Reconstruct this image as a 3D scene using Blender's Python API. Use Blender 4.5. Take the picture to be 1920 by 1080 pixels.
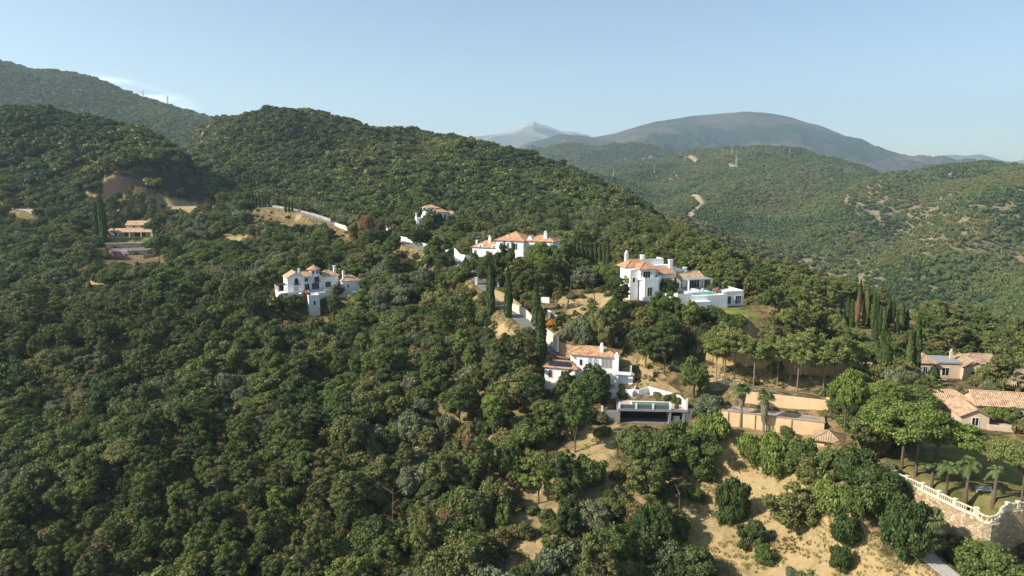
import bpy, math, random
import numpy as np
from mathutils import Vector
for _o in list(bpy.data.objects): bpy.data.objects.remove(_o, do_unlink=True)
sc = bpy.context.scene
C = sc.collection
R = math.radians
rng = np.random.default_rng(7)
random.seed(7)

# ---------------------------------------------------------------- camera
H = 120.0                       # height of the drone above datum
HAZE = 0.000085                   # density of the air volume, per metre
PITCH = R(9.3)
FP = 1280.0                     # focal length in pixels of a 1920 px wide frame
cd = bpy.data.cameras.new('camera'); cam = bpy.data.objects.new('camera', cd); C.objects.link(cam)
cam.location = (0, 0, H); cam.rotation_euler = (R(90) - PITCH, 0, 0)
cd.sensor_width = 36; cd.lens = 24; cd.clip_start = 1; cd.clip_end = 60000
sc.camera = cam
# ---------------------------------------------------------------- sun, sky, exposure
SUN_EL = R(36)
SUN_V = Vector((-0.951 * math.cos(SUN_EL), -0.309 * math.cos(SUN_EL), math.sin(SUN_EL)))
sd = bpy.data.lights.new('sun', 'SUN'); sun = bpy.data.objects.new('sun', sd); C.objects.link(sun)
sd.energy = 5.0; sd.angle = R(0.5); sd.color = (1.0, 0.93, 0.82)
sun.rotation_euler = SUN_V.to_track_quat('Z', 'Y').to_euler()
w = bpy.data.worlds.new("World"); sc.world = w; w.use_nodes = True
nt = w.node_tree; nt.nodes.clear()
wo = nt.nodes.new('ShaderNodeOutputWorld'); bg = nt.nodes.new('ShaderNodeBackground')
sky = nt.nodes.new('ShaderNodeTexSky'); sky.sky_type = 'NISHITA'; sky.sun_disc = False
sky.sun_elevation = SUN_EL; sky.sun_rotation = math.atan2(SUN_V.x, SUN_V.y)
sky.altitude = 300; sky.air_density = 1.0; sky.dust_density = 0.8; sky.ozone_density = 1.6
bg.inputs[1].default_value = 0.088
# one thin bank of cirrus low over the left-hand ridge, mixed into the sky by direction
tc = nt.nodes.new('ShaderNodeTexCoord'); mp = nt.nodes.new('ShaderNodeMapping')
mp.inputs['Scale'].default_value = (9, 9, 60)
nz = nt.nodes.new('ShaderNodeTexNoise'); nz.inputs['Scale'].default_value = 1.6; nz.inputs['Detail'].default_value = 5
nt.links.new(tc.outputs['Generated'], mp.inputs[0]); nt.links.new(mp.outputs[0], nz.inputs[0])
def wmath(op, a, b=None, c=None):
    n = nt.nodes.new('ShaderNodeMath'); n.operation = op
    for i, v in enumerate((a, b, c)):
        if v is None: continue
        if isinstance(v, (int, float)): n.inputs[i].default_value = v
        else: nt.links.new(v, n.inputs[i])
    return n.outputs[0]
sep = nt.nodes.new('ShaderNodeSeparateXYZ'); nt.links.new(tc.outputs['Generated'], sep.inputs[0])
cx_, cz_ = -0.475, 0.098
dx = wmath('DIVIDE', wmath('SUBTRACT', sep.outputs[0], cx_), 0.085)
dz = wmath('DIVIDE', wmath('ADD', wmath('SUBTRACT', sep.outputs[2], cz_), wmath('MULTIPLY', wmath('SUBTRACT', sep.outputs[0], cx_), 0.22)), 0.022)
dd = wmath('ADD', wmath('MULTIPLY', dx, dx), wmath('MULTIPLY', dz, dz))
msk = wmath('MAXIMUM', wmath('SUBTRACT', 1.0, dd), 0.0)
nn = nt.nodes.new('ShaderNodeMapRange'); nn.inputs[1].default_value = 0.38; nn.inputs[2].default_value = 0.68
nt.links.new(nz.outputs[0], nn.inputs[0])
fac = wmath('MULTIPLY', wmath('MULTIPLY', msk, nn.outputs[0]), 0.9)
mx = nt.nodes.new('ShaderNodeMix'); mx.data_type = 'RGBA'
nt.links.new(fac, mx.inputs[0]); nt.links.new(sky.outputs[0], mx.inputs[6]); mx.inputs[7].default_value = (14, 14, 14, 1)
nt.links.new(mx.outputs[2], bg.inputs[0]); nt.links.new(bg.outputs[0], wo.inputs[0])
sc.view_settings.view_transform = 'Standard'; sc.view_settings.look = 'None'
sc.view_settings.exposure = 0.84; sc.view_settings.gamma = 1
sc.cycles.max_bounces = 5; sc.cycles.diffuse_bounces = 3; sc.cycles.transparent_max_bounces = 4
sc.cycles.volume_bounces = 2; sc.cycles.use_denoising = True
try: sc.cycles.denoiser = 'OPENIMAGEDENOISE'
except Exception: pass

# ---------------------------------------------------------------- projection helpers
cp, sp = math.cos(PITCH), math.sin(PITCH)
def ray(px, py):
    u = (px - 960) / FP; v = (540 - py) / FP
    return u, cp + v * sp, -sp + v * cp
def P(px, py, Y):
    """world point seen at (px, py) of the 1920 px frame, Y metres ahead"""
    a, b, c = ray(px, py); t = Y / b
    return Vector((a * t, Y, H + c * t))
def st(px, py):
    """slope coordinates: s = x/Y and e = (z-H)/Y"""
    a, b, c = ray(px, py); return a / b, c / b
def proj(x, y, z):
    dz = z - H
    f = y * cp - dz * sp; up = y * sp + dz * cp
    return 960 + FP * x / f, 540 - FP * up / f

# ---------------------------------------------------------------- noise in numpy
def _hash(ix, iy, seed):
    h = (ix.astype(np.int64) * 374761393 + iy.astype(np.int64) * 668265263 + seed * 982451653) & 0x7fffffff
    h = ((h ^ (h >> 13)) * 1274126177) & 0x7fffffff
    h = ((h ^ (h >> 16)) * 374761393) & 0x7fffffff
    return (h % 100003) / 100003.0
def vnoise(x, y, seed=0):
    ix = np.floor(x); iy = np.floor(y); fx = x - ix; fy = y - iy
    fx = fx * fx * fx * (fx * (fx * 6 - 15) + 10); fy = fy * fy * fy * (fy * (fy * 6 - 15) + 10)
    a = _hash(ix, iy, seed); b = _hash(ix + 1, iy, seed); c = _hash(ix, iy + 1, seed); d = _hash(ix + 1, iy + 1, seed)
    return (a * (1 - fx) + b * fx) * (1 - fy) + (c * (1 - fx) + d * fx) * fy
def fbm(x, y, oct=4, seed=0, ridged=False):
    s = 0; amp = 1; tot = 0
    for i in range(oct):
        n = vnoise(x, y, seed + i * 17) * 2 - 1
        if ridged: n = 1 - 2 * np.abs(n)
        s = s + n * amp; tot += amp; amp *= 0.5
        x, y = (x * 0.8 - y * 0.6) * 2.03 + 11.3, (x * 0.6 + y * 0.8) * 2.03 + 5.7
    return s / tot

# ---------------------------------------------------------------- object helpers
def tag(o, label=None, cat=None, group=None, kind=None):
    if label: o['label'] = label
    if cat: o['category'] = cat
    if group: o['group'] = group
    if kind: o['kind'] = kind
    return o
def thing(name, label, cat, loc=(0, 0, 0), rz=0, group=None):
    o = bpy.data.objects.new(name, None); C.objects.link(o); o.empty_display_size = 0.5
    o.location = loc; o.rotation_euler = (0, 0, rz)
    return tag(o, label, cat, group)
class MB:
    """collects shapes for ONE mesh object"""
    def __init__(s): s.v = []; s.f = []; s.m = []; s.uv = {}; s.mi = 0
    def add(s, vs, fs, uvs=None):
        n = len(s.v); s.v.extend([tuple(p) for p in vs])
        for k, f in enumerate(fs):
            if uvs and uvs[k] is not None: s.uv[len(s.f)] = uvs[k]
            s.f.append([n + i for i in f]); s.m.append(s.mi)
        return s
    def box(s, cx, cy, z0, sx, sy, sz, rz=0, taper=1.0):
        """box centred at cx,cy standing on z0"""
        c, n = math.cos(rz), math.sin(rz); vs = []
        for z, k in ((z0, 1.0), (z0 + sz, taper)):
            for a, b in ((-1, -1), (1, -1), (1, 1), (-1, 1)):
                x, y = a * sx / 2 * k, b * sy / 2 * k
                vs.append((cx + x * c - y * n, cy + x * n + y * c, z))
        return s.add(vs, [(3, 2, 1, 0), (4, 5, 6, 7), (0, 1, 5, 4), (1, 2, 6, 5), (2, 3, 7, 6), (3, 0, 4, 7)])
    def bx(s, x0, x1, y0, y1, z0, z1):
        return s.box((x0 + x1) / 2, (y0 + y1) / 2, z0, x1 - x0, y1 - y0, z1 - z0)
    def prism(s, poly, z0, z1):
        n = len(poly)
        zz0 = z0 if hasattr(z0, '__len__') else [z0] * n; zz1 = z1 if hasattr(z1, '__len__') else [z1] * n
        vs = [(p[0], p[1], zz0[i]) for i, p in enumerate(poly)] + [(p[0], p[1], zz1[i]) for i, p in enumerate(poly)]
        fs = [tuple(range(n - 1, -1, -1)), tuple(range(n, 2 * n))] + [(i, (i + 1) % n, n + (i + 1) % n, n + i) for i in range(n)]
        return s.add(vs, fs)
    def tube(s, pts, rad, n=6):
        pts = [Vector(p) for p in pts]
        if not hasattr(rad, '__len__'): rad = [rad] * len(pts)
        vs = []; up = Vector((0, 0, 1)); prev = None
        for i, p in enumerate(pts):
            d = (pts[min(i + 1, len(pts) - 1)] - pts[max(i - 1, 0)]).normalized()
            a = d.cross(up if abs(d.z) < 0.95 else Vector((1, 0, 0))).normalized()
            if prev is not None:
                a = (prev - d * prev.dot(d)).normalized()
            prev = a; b = d.cross(a)
            for k in range(n):
                t = 2 * math.pi * k / n; vs.append(p + (a * math.cos(t) + b * math.sin(t)) * rad[i])
        fs = []
        for i in range(len(pts) - 1):
            for k in range(n):
                fs.append((i * n + k, i * n + (k + 1) % n, (i + 1) * n + (k + 1) % n, (i + 1) * n + k))
        fs.append(tuple(range(n - 1, -1, -1))); fs.append(tuple((len(pts) - 1) * n + k for k in range(n)))
        return s.add(vs, fs)
    def lathe(s, prof, x=0, y=0, z=0, n=10):
        vs = [(x + r * math.cos(2 * math.pi * k / n), y + r * math.sin(2 * math.pi * k / n), z + h) for r, h in prof for k in range(n)]
        fs = [(i * n + k, i * n + (k + 1) % n, (i + 1) * n + (k + 1) % n, (i + 1) * n + k) for i in range(len(prof) - 1) for k in range(n)]
        fs.append(tuple(range(n - 1, -1, -1))); fs.append(tuple((len(prof) - 1) * n + k for k in range(n)))
        return s.add(vs, fs)
    def build(s, name, mat, parent=None, loc=None, smooth=False):
        me = bpy.data.meshes.new(name); me.from_pydata(s.v, [], s.f)
        for m_ in (mat if isinstance(mat, (list, tuple)) else [mat]): me.materials.append(m_)
        if max(s.m, default=0) > 0: me.polygons.foreach_set('material_index', s.m)
        if s.uv:
            ul = me.uv_layers.new(name='UVMap')
            for fi, uvs in s.uv.items():
                for k, li in enumerate(me.polygons[fi].loop_indices): ul.data[li].uv = uvs[k]
        if smooth: me.polygons.foreach_set('use_smooth', [True] * len(s.f))
        me.update()
        o = bpy.data.objects.new(name, me); C.objects.link(o)
        if parent: o.parent = parent
        if loc is not None: o.location = loc
        return o

# ---------------------------------------------------------------- materials
def new_mat(name):
    m = bpy.data.materials.new(name); m.use_nodes = True; n = m.node_tree; n.nodes.clear()
    out = n.nodes.new('ShaderNodeOutputMaterial'); b = n.nodes.new('ShaderNodeBsdfPrincipled')
    n.links.new(b.outputs[0], out.inputs[0]); b.inputs['Roughness'].default_value = 0.85
    b.inputs['Specular IOR Level'].default_value = 0.25
    return m, n, b
def ramp(n, src, stops):
    r = n.nodes.new('ShaderNodeValToRGB'); e = r.color_ramp.elements
    while len(e) < len(stops): e.new(0.5)
    for i, (p, c) in enumerate(stops): e[i].position = p; e[i].color = (*c, 1)
    n.links.new(src, r.inputs[0]); return r.outputs[0]
def noise(n, scale, detail=4, rough=0.6, vec=None):
    t = n.nodes.new('ShaderNodeTexNoise'); t.inputs['Scale'].default_value = scale
    t.inputs['Detail'].default_value = detail; t.inputs['Roughness'].default_value = rough
    if vec is not None: n.links.new(vec, t.inputs[0])
    return t.outputs[0]
def coord(n, which='Object'):
    return n.nodes.new('ShaderNodeTexCoord').outputs[which]
def mix(n, f, a, b, mode='MIX'):
    m = n.nodes.new('ShaderNodeMix'); m.data_type = 'RGBA'; m.blend_type = mode
    for i, v in ((0, f), (6, a), (7, b)):
        if isinstance(v, (int, float)): m.inputs[i].default_value = v
        elif isinstance(v, tuple): m.inputs[i].default_value = (*v, 1)
        else: n.links.new(v, m.inputs[i])
    return m.outputs[2]
def nmath(n, op, a, b=None):
    m = n.nodes.new('ShaderNodeMath'); m.operation = op
    for i, v in enumerate((a, b)):
        if v is None: continue
        if isinstance(v, (int, float)): m.inputs[i].default_value = v
        else: n.links.new(v, m.inputs[i])
    return m.outputs[0]
def bump(n, b, h, dist, strength=1.0):
    t = n.nodes.new('ShaderNodeBump'); t.inputs['Distance'].default_value = dist; t.inputs['Strength'].default_value = strength
    n.links.new(h, t.inputs['Height']); n.links.new(t.outputs[0], b.inputs['Normal'])
def plaster(name, c0, c1, scale=0.5, rough=0.85):
    m, n, b = new_mat(name); v = coord(n)
    f = noise(n, scale, 6, 0.65, v); f2 = noise(n, 6, 3, 0.6, v)
    col = ramp(n, f, [(0.3, c0), (0.65, c1)])
    n.links.new(col, b.inputs[0]); b.inputs['Roughness'].default_value = rough; bump(n, b, f2, 0.02)
    return m
def flat(name, c, rough=0.6, metal=0.0):
    m, n, b = new_mat(name); v = coord(n); f = noise(n, 2.5, 4, 0.6, v)
    col = ramp(n, f, [(0.3, tuple(x * 0.82 for x in c)), (0.7, tuple(min(1, x * 1.1) for x in c))])
    n.links.new(col, b.inputs[0]); b.inputs['Roughness'].default_value = rough; b.inputs['Metallic'].default_value = metal
    return m
def tiles(name, c0, c1, c2, pitch=0.46):
    m, n, b = new_mat(name); uv = coord(n, 'UV')
    sp_ = n.nodes.new('ShaderNodeSeparateXYZ'); n.links.new(uv, sp_.inputs[0])
    wu = nmath(n, 'ABSOLUTE', nmath(n, 'SINE', nmath(n, 'MULTIPLY', sp_.outputs[0], math.pi / pitch)))
    cell = n.nodes.new('ShaderNodeTexWhiteNoise'); cell.noise_dimensions = '2D'
    cu = nmath(n, 'FLOOR', nmath(n, 'DIVIDE', sp_.outputs[0], pitch)); cv = nmath(n, 'FLOOR', nmath(n, 'DIVIDE', sp_.outputs[1], 0.42))
    cb = n.nodes.new('ShaderNodeCombineXYZ'); n.links.new(cu, cb.inputs[0]); n.links.new(cv, cb.inputs[1]); n.links.new(cb.outputs[0], cell.inputs[0])
    big = noise(n, 0.5, 4, 0.6, coord(n))
    f = nmath(n, 'ADD', nmath(n, 'MULTIPLY', cell.outputs[0], 0.42), nmath(n, 'MULTIPLY', big, 0.42)); f = nmath(n, 'ADD', f, nmath(n, 'MULTIPLY', nmath(n, 'POWER', wu, 2.0), 0.28))
    col = ramp(n, f, [(0.2, c0), (0.5, c1), (0.85, c2)])
    n.links.new(col, b.inputs[0]); b.inputs['Roughness'].default_value = 0.9
    vv = nmath(n, 'FRACT', nmath(n, 'DIVIDE', sp_.outputs[1], 0.42))
    bump(n, b, nmath(n, 'ADD', wu, nmath(n, 'MULTIPLY', vv, 0.3)), 0.09)
    return m
def stonewall(name, cols, scale=2.2, mortar=(0.42, 0.33, 0.22)):
    m, n, b = new_mat(name); v = coord(n)
    mp = n.nodes.new('ShaderNodeMapping'); mp.inputs['Scale'].default_value = (1, 1, 1.5); n.links.new(v, mp.inputs[0])
    vo = n.nodes.new('ShaderNodeTexVoronoi'); vo.inputs['Scale'].default_value = scale; n.links.new(mp.outputs[0], vo.inputs[0])
    ve = n.nodes.new('ShaderNodeTexVoronoi'); ve.feature = 'DISTANCE_TO_EDGE'; ve.inputs['Scale'].default_value = scale; n.links.new(mp.outputs[0], ve.inputs[0])
    s3 = n.nodes.new('ShaderNodeSeparateColor'); n.links.new(vo.outputs['Color'], s3.inputs[0])
    k = len(cols); col = ramp(n, s3.outputs[0], [(0.08 + 0.84 * i / (k - 1), c) for i, c in enumerate(cols)])
    e = n.nodes.new('ShaderNodeMapRange'); e.inputs[1].default_value = 0.02; e.inputs[2].default_value = 0.09; n.links.new(ve.outputs[0], e.inputs[0])
    col = mix(n, e.outputs[0], mortar, col)
    big = noise(n, 0.35, 5, 0.65, v)
    col = mix(n, nmath(n, 'MULTIPLY', ramp(n, big, [(0.45, (0, 0, 0)), (0.7, (1, 1, 1))]), 0.55), col, (0.33, 0.22, 0.11))
    n.links.new(col, b.inputs[0]); b.inputs['Roughness'].default_value = 0.95; bump(n, b, e.outputs[0], 0.08)
    return m
M = {}
M['white'] = plaster('white_plaster', (0.70, 0.69, 0.66), (0.82, 0.81, 0.78))
M['cream'] = plaster('cream_plaster', (0.55, 0.47, 0.36), (0.68, 0.60, 0.48))
M['ochre'] = plaster('ochre_plaster', (0.58, 0.40, 0.22), (0.70, 0.50, 0.29), 0.35)
M['ochre_deep'] = plaster('deep_ochre_plaster', (0.42, 0.28, 0.11), (0.60, 0.42, 0.18), 0.25)
M['pinkish'] = plaster('pale_peach_plaster', (0.50, 0.38, 0.26), (0.62, 0.47, 0.33), 0.4)
M['greyplaster'] = plaster('grey_plaster', (0.20, 0.19, 0.19), (0.28, 0.265, 0.26), 0.5)
M['concrete'] = plaster('weathered_concrete', (0.13, 0.115, 0.10), (0.40, 0.36, 0.31), 0.55)
M['asphalt'] = plaster('asphalt', (0.14, 0.13, 0.125), (0.21, 0.20, 0.185), 0.8, 0.9)
M['paleroad'] = plaster('pale_concrete_road', (0.30, 0.28, 0.25), (0.42, 0.39, 0.35), 0.8, 0.9)
M['dirt'] = plaster('dry_dirt', (0.30, 0.19, 0.10), (0.46, 0.31, 0.17), 0.4, 0.95)
M['paving'] = plaster('terrace_paving', (0.38, 0.31, 0.24), (0.52, 0.44, 0.35), 1.5)
M['lawn'] = plaster('lawn_grass', (0.10, 0.14, 0.03), (0.18, 0.21, 0.05), 0.8, 0.95)
M['drylawn'] = plaster('dry_lawn', (0.13, 0.13, 0.04), (0.27, 0.22, 0.09), 0.5, 0.95)
M['tile'] = tiles('terracotta_roof_tiles', (0.20, 0.10, 0.055), (0.41, 0.21, 0.115), (0.56, 0.36, 0.21))
M['tile_pale'] = tiles('pale_roof_tiles', (0.24, 0.13, 0.075), (0.44, 0.27, 0.155), (0.60, 0.44, 0.29))
M['tile_old'] = tiles('old_brown_roof_tiles', (0.20, 0.13, 0.08), (0.34, 0.23, 0.14), (0.48, 0.35, 0.23))
M['stone'] = stonewall('rubble_stone', [(0.30, 0.19, 0.09), (0.46, 0.33, 0.18), (0.52, 0.42, 0.28), (0.60, 0.50, 0.36), (0.36, 0.25, 0.14)], 1.6)
M['stone_fine'] = stonewall('yellow_field_stone', [(0.38, 0.25, 0.11), (0.50, 0.35, 0.16), (0.55, 0.42, 0.22)], 2.4)
M['darkstone'] = stonewall('grey_slate_stone', [(0.10, 0.095, 0.10), (0.16, 0.15, 0.15), (0.22, 0.20, 0.18)], 2.2, (0.10, 0.09, 0.08))
M['garage_shade'] = flat('painted_garage_shade', (0.03, 0.03, 0.032), 0.9)  # near-black colour stands in for the shade inside the open garage
M['glass'] = flat('dark_window_glass', (0.018, 0.024, 0.03), 0.12)
M['poolglass'] = flat('glass_railing', (0.10, 0.13, 0.135), 0.1)
M['fencegrey'] = flat('weathered_white_rail', (0.42, 0.40, 0.37), 0.7)
M['wood'] = flat('brown_wood', (0.12, 0.06, 0.03), 0.7)
M['bark'] = flat('grey_brown_bark', (0.13, 0.09, 0.065), 0.95)
M['barkpale'] = flat('pale_bark', (0.24, 0.18, 0.14), 0.95)
M['metal'] = flat('dark_metal', (0.05, 0.05, 0.055), 0.45, 0.4)
M['greymetal'] = flat('galvanised_metal', (0.33, 0.34, 0.35), 0.6, 0.2)
M['trim'] = flat('white_paint', (0.75, 0.74, 0.72), 0.55)
M['greyroof'] = flat('grey_awning', (0.30, 0.27, 0.26), 0.8)
M['balustrade'] = plaster('cream_cast_stone', (0.50, 0.43, 0.31), (0.66, 0.59, 0.45), 0.9)
M['shutter'] = flat('blue_grey_shutter', (0.30, 0.36, 0.42), 0.6)
M['solar'] = flat('solar_glass', (0.025, 0.03, 0.04), 0.2)
m, n, b = new_mat('pool_water'); f = noise(n, 3, 3, 0.5, coord(n)); n.links.new(ramp(n, f, [(0.3, (0.03, 0.33, 0.33)), (0.7, (0.07, 0.45, 0.42))]), b.inputs[0]); b.inputs['Roughness'].default_value = 0.15; M['pool'] = m
m, n, b = new_mat('grey_pool_water'); f = noise(n, 3, 3, 0.5, coord(n)); n.links.new(ramp(n, f, [(0.3, (0.09, 0.15, 0.14)), (0.7, (0.14, 0.20, 0.18))]), b.inputs[0]); b.inputs['Roughness'].default_value = 0.15; M['pool_grey'] = m
M['blue'] = flat('blue_cloth', (0.03, 0.20, 0.55), 0.7)
# ================================================================ TERRAIN
# relief control points: (px, py, metres ahead) - read off the visible ground, column by column
CTRL = {
 -500: [(1080,120),(900,150),(700,205),(600,245),(500,310),(430,390),(380,450),(300,500),(215,560),(300,700),(330,900),(360,1200)],
 0:   [(1080,130),(900,160),(800,180),(700,210),(600,250),(500,310),(430,372),(400,418),(384,452),(300,500),(228,560),(300,680),(330,900),(360,1200)],
 200: [(1080,128),(900,160),(800,180),(700,208),(600,248),(500,305),(487,340),(458,392),(430,402),(400,430),(388,450),(300,492),(240,545),(300,680),(330,900),(360,1200)],
 345: [(1080,127),(900,157),(800,177),(700,205),(600,244),(500,306),(440,380),(400,430),(387,452),(352,468),(308,503),(335,640),(330,900),(360,1200)],
 385: [(400,430),(387,452),(374,468),(354,488),(362,560),(330,640)],
 300: [(1080,128),(900,158),(800,178),(700,206),(600,245),(500,306),(487,340),(458,390),(425,405),(398,435),(386,450),(330,470),(268,525),(320,640),(330,900),(360,1200)],
 400: [(1080,126),(900,156),(800,176),(700,203),(600,242),(500,305),(440,370),(400,430),(388,452),(385,490),(375,530),(335,620),(300,700),(270,800),(252,900),(236,1000),(300,1200)],
 500: [(1080,124),(900,152),(800,172),(700,198),(600,235),(500,310),(440,368),(393,430),(380,500),(340,580),(300,650),(250,730),(212,790),(280,1000),(350,1200)],
 600: [(1080,120),(900,148),(800,170),(700,195),(590,245),(560,260),(500,300),(440,350),(418,372),(412,450),(380,520),(330,590),(280,680),(235,760),(300,950),(350,1200)],
 700: [(1080,118),(900,146),(800,166),(700,190),(600,228),(520,280),(460,325),(436,348),(420,440),(380,510),(320,600),(270,690),(245,770),(300,950),(360,1200)],
 800: [(1080,116),(900,146),(800,166),(700,188),(600,222),(540,255),(480,292),(450,325),(432,348),(425,420),(400,480),(350,560),(300,670),(262,770),(330,950),(370,1200)],
 900: [(1080,114),(900,142),(800,162),(700,182),(620,205),(540,228),(500,255),(470,290),(445,380),(400,470),(350,580),(300,700),(285,740),(350,900),(390,1200)],
 1000:[(1080,114),(900,140),(800,158),(740,168),(700,177),(620,196),(560,215),(500,255),(470,320),(440,380),(400,480),(350,600),(318,700),(370,880),(420,1100)],
 1100:[(1080,112),(900,138),(800,155),(750,166),(700,178),(640,190),(580,205),(520,250),(490,300),(450,380),(400,490),(352,620),(410,800),(470,1100)],
 1200:[(1080,112),(900,138),(810,152),(760,160),(700,174),(640,186),(580,202),(520,250),(490,310),(450,390),(398,530),(460,700),(520,1000)],
 1300:[(1080,114),(900,140),(810,150),(760,158),(700,172),(640,188),(590,200),(560,220),(510,290),(462,400),(520,520),(600,800)],
 1400:[(1080,112),(950,130),(850,143),(820,146),(770,152),(718,165),(700,172),(640,186),(600,202),(560,240),(512,330),(600,460),(680,700)],
 1500:[(1080,107),(950,123),(870,133),(835,140),(780,150),(725,165),(705,172),(640,190),(600,215),(560,262),(540,290),(640,430),(720,650)],
 1600:[(1080,103),(1000,109),(900,119),(850,128),(800,138),(740,160),(700,176),(640,200),(600,222),(568,255),(680,400),(760,600)],
 1700:[(1080,98),(1030,101),(940,107),(880,117),(820,130),(760,150),(720,170),(690,188),(640,210),(600,235),(720,370),(800,560)],
 1800: [(1080,98),(1060,99.5),(900,115),(860,122),(800,134),(750,152),(715,178),(690,188),(650,212),(628,225),(760,350),(850,540)],
 1920: [(1080,96),(1060,97.5),(900,114),(860,122),(800,134),(750,152),(720,176),(690,188),(662,212),(780,330),(880,520)],
 2400: [(1080,95),(900,114),(860,122),(800,134),(750,152),(720,176),(700,192),(700,210),(800,330),(900,520)],
}
KS, KL = 2.2, 1.0
cs, cl, ce = [], [], []
for px, L in CTRL.items():
    for py, Y in L:
        a, e = st(px, py); cs.append(a * KS); cl.append(math.log(Y) * KL); ce.append(e)
cs = np.array(cs); cl = np.array(cl); ce = np.array(ce)
def _k(r2): return np.where(r2 > 1e-12, 0.5 * r2 * np.log(r2 + 1e-12), 0)
def _fit(lam=0.004):
    n = len(cs); A = np.zeros((n + 3, n + 3))
    r2 = (cs[:, None] - cs) ** 2 + (cl[:, None] - cl) ** 2
    A[:n, :n] = _k(r2) + lam * np.eye(n); A[:n, n] = 1; A[:n, n + 1] = cs; A[:n, n + 2] = cl
    A[n:, :n] = A[:n, n:].T
    return np.linalg.solve(A, np.concatenate([ce, [0, 0, 0]]))
WT = _fit()
NS, NY = 700, 620
GS0, GS1, GY0, GY1 = -1.25, 1.25, 66.0, 1150.0
gs = np.linspace(GS0, GS1, NS); gy = np.exp(np.linspace(math.log(GY0), math.log(GY1), NY))
E_ = np.zeros((NY, NS))
# evaluate on a coarser lattice, then refine bilinearly
cs_l = np.linspace(GS0, GS1, 176); cy_l = np.linspace(math.log(GY0), math.log(GY1), 156)
SS, LL = np.meshgrid(cs_l * KS, cy_l * KL)
Ec = np.zeros_like(SS)
for i in range(len(cs)): Ec += WT[i] * _k((SS - cs[i]) ** 2 + (LL - cl[i]) ** 2)
Ec += WT[-3] + WT[-2] * SS + WT[-1] * LL
def bil(G, fi, fj):
    i = np.clip(np.floor(fi).astype(int), 0, G.shape[0] - 2); j = np.clip(np.floor(fj).astype(int), 0, G.shape[1] - 2)
    a = np.clip(fi - i, 0, 1); b = np.clip(fj - j, 0, 1)
    return (G[i, j] * (1 - a) + G[i + 1, j] * a) * (1 - b) + (G[i, j + 1] * (1 - a) + G[i + 1, j + 1] * a) * b
FJ, FI = np.meshgrid(np.linspace(0, 175, NS), np.linspace(0, 155, NY))
E_ = bil(Ec, FI, FJ)
XX = gs[None, :] * gy[:, None]; YY = np.repeat(gy[:, None], NS, 1)
ZZ = H + E_ * YY
amp = np.clip((YY - 60) / 500, 0.1, 1.0)
ZZ += amp * (16 * fbm(XX / 150, YY / 170, 4, 3, True) * np.clip((YY - 420) / 150, 0, 1) + 1.6 * fbm(XX / 22, YY / 22, 3, 9))
ZZ += 5.5 * fbm(XX / 55 + 2, YY / 75, 3, 19, True) * np.clip((YY - 120) / 40, 0, 1) * np.clip((330 - YY) / 60, 0, 1) * np.clip((0.02 - XX / YY) / .2, 0, 1)
ZZ += (.30 * fbm(XX / 3.2, YY / 3.2, 3, 29) + .7 * fbm(XX / 9, YY / 9, 3, 23, True)) * np.clip((210 - YY) / 40, 0, 1)
_cx, _cy = P(300, 350, 462)[:2]
_f = np.clip(1.25 - np.hypot((XX - _cx) / 48, (YY - _cy) / 32), 0, 1); ZZ += -(XX - _cx) * 0.75 * _f * _f * (3 - 2 * _f)
# the bare quarry-like cut in the left-hand hill: steepen the foot of the slope
PADS = []      # (cx, cy, hx, hy, rz, z, blend)
def pad(cx, cy, hx, hy, rz, z, blend=5.0): PADS.append((cx, cy, hx, hy, rz, z, blend))
ROADS = []     # (points, half width, blend)
def apply_pads():
    global ZZ
    for pts, hw, bl in ROADS:
        best = np.full(ZZ.shape, 1e9); zt = np.zeros(ZZ.shape)
        x0 = min(p.x for p in pts) - hw - bl; x1 = max(p.x for p in pts) + hw + bl
        y0 = min(p.y for p in pts) - hw - bl; y1 = max(p.y for p in pts) + hw + bl
        m_ = (XX > x0) & (XX < x1) & (YY > y0) & (YY < y1)
        xs = XX[m_]; ys = YY[m_]; bd = np.full(xs.shape, 1e9); bz = np.zeros(xs.shape)
        for a, b in zip(pts[:-1], pts[1:]):
            dx, dy = b.x - a.x, b.y - a.y; L2 = dx * dx + dy * dy
            t = np.clip(((xs - a.x) * dx + (ys - a.y) * dy) / L2, 0, 1)
            d = np.hypot(xs - a.x - t * dx, ys - a.y - t * dy); k = d < bd
            bd = np.where(k, d, bd); bz = np.where(k, a.z + t * (b.z - a.z), bz)
        f = np.clip((bd - hw - 0.6) / bl, 0, 1); f = f * f * (3 - 2 * f)
        ZZ[m_] = ZZ[m_] * f + (bz - 0.12) * (1 - f)
    for cx, cy, hx, hy, rz, z, bl in PADS:
        c, s = math.cos(rz), math.sin(rz)
        u = (XX - cx) * c + (YY - cy) * s; v = -(XX - cx) * s + (YY - cy) * c
        d = np.hypot(np.maximum(np.abs(u) - hx, 0), np.maximum(np.abs(v) - hy, 0))
        f = np.clip(d / bl, 0, 1); f = f * f * (3 - 2 * f)
        ZZ[:] = ZZ * f + (z - 0.05) * (1 - f)
def gz(x, y):
    """ground height"""
    x = np.asarray(x, float); y = np.asarray(y, float)
    fj = (x / y - GS0) / (GS1 - GS0) * (NS - 1); fi = (np.log(y) - math.log(GY0)) / (math.log(GY1) - math.log(GY0)) * (NY - 1)
    return bil(ZZ, fi, fj)
def ground(px, py, ymin=70.0):
    """first point of the ground seen at (px, py)"""
    a, b, c = ray(px, py)
    ys = np.exp(np.linspace(math.log(ymin), math.log(1140), 2400)); t = ys / b
    x = a * t; z = H + c * t; g = gz(x, ys); k = np.nonzero(z < g)[0]
    i = k[0] if len(k) else len(ys) - 1
    return Vector((x[i], ys[i], float(g[i])))

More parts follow.
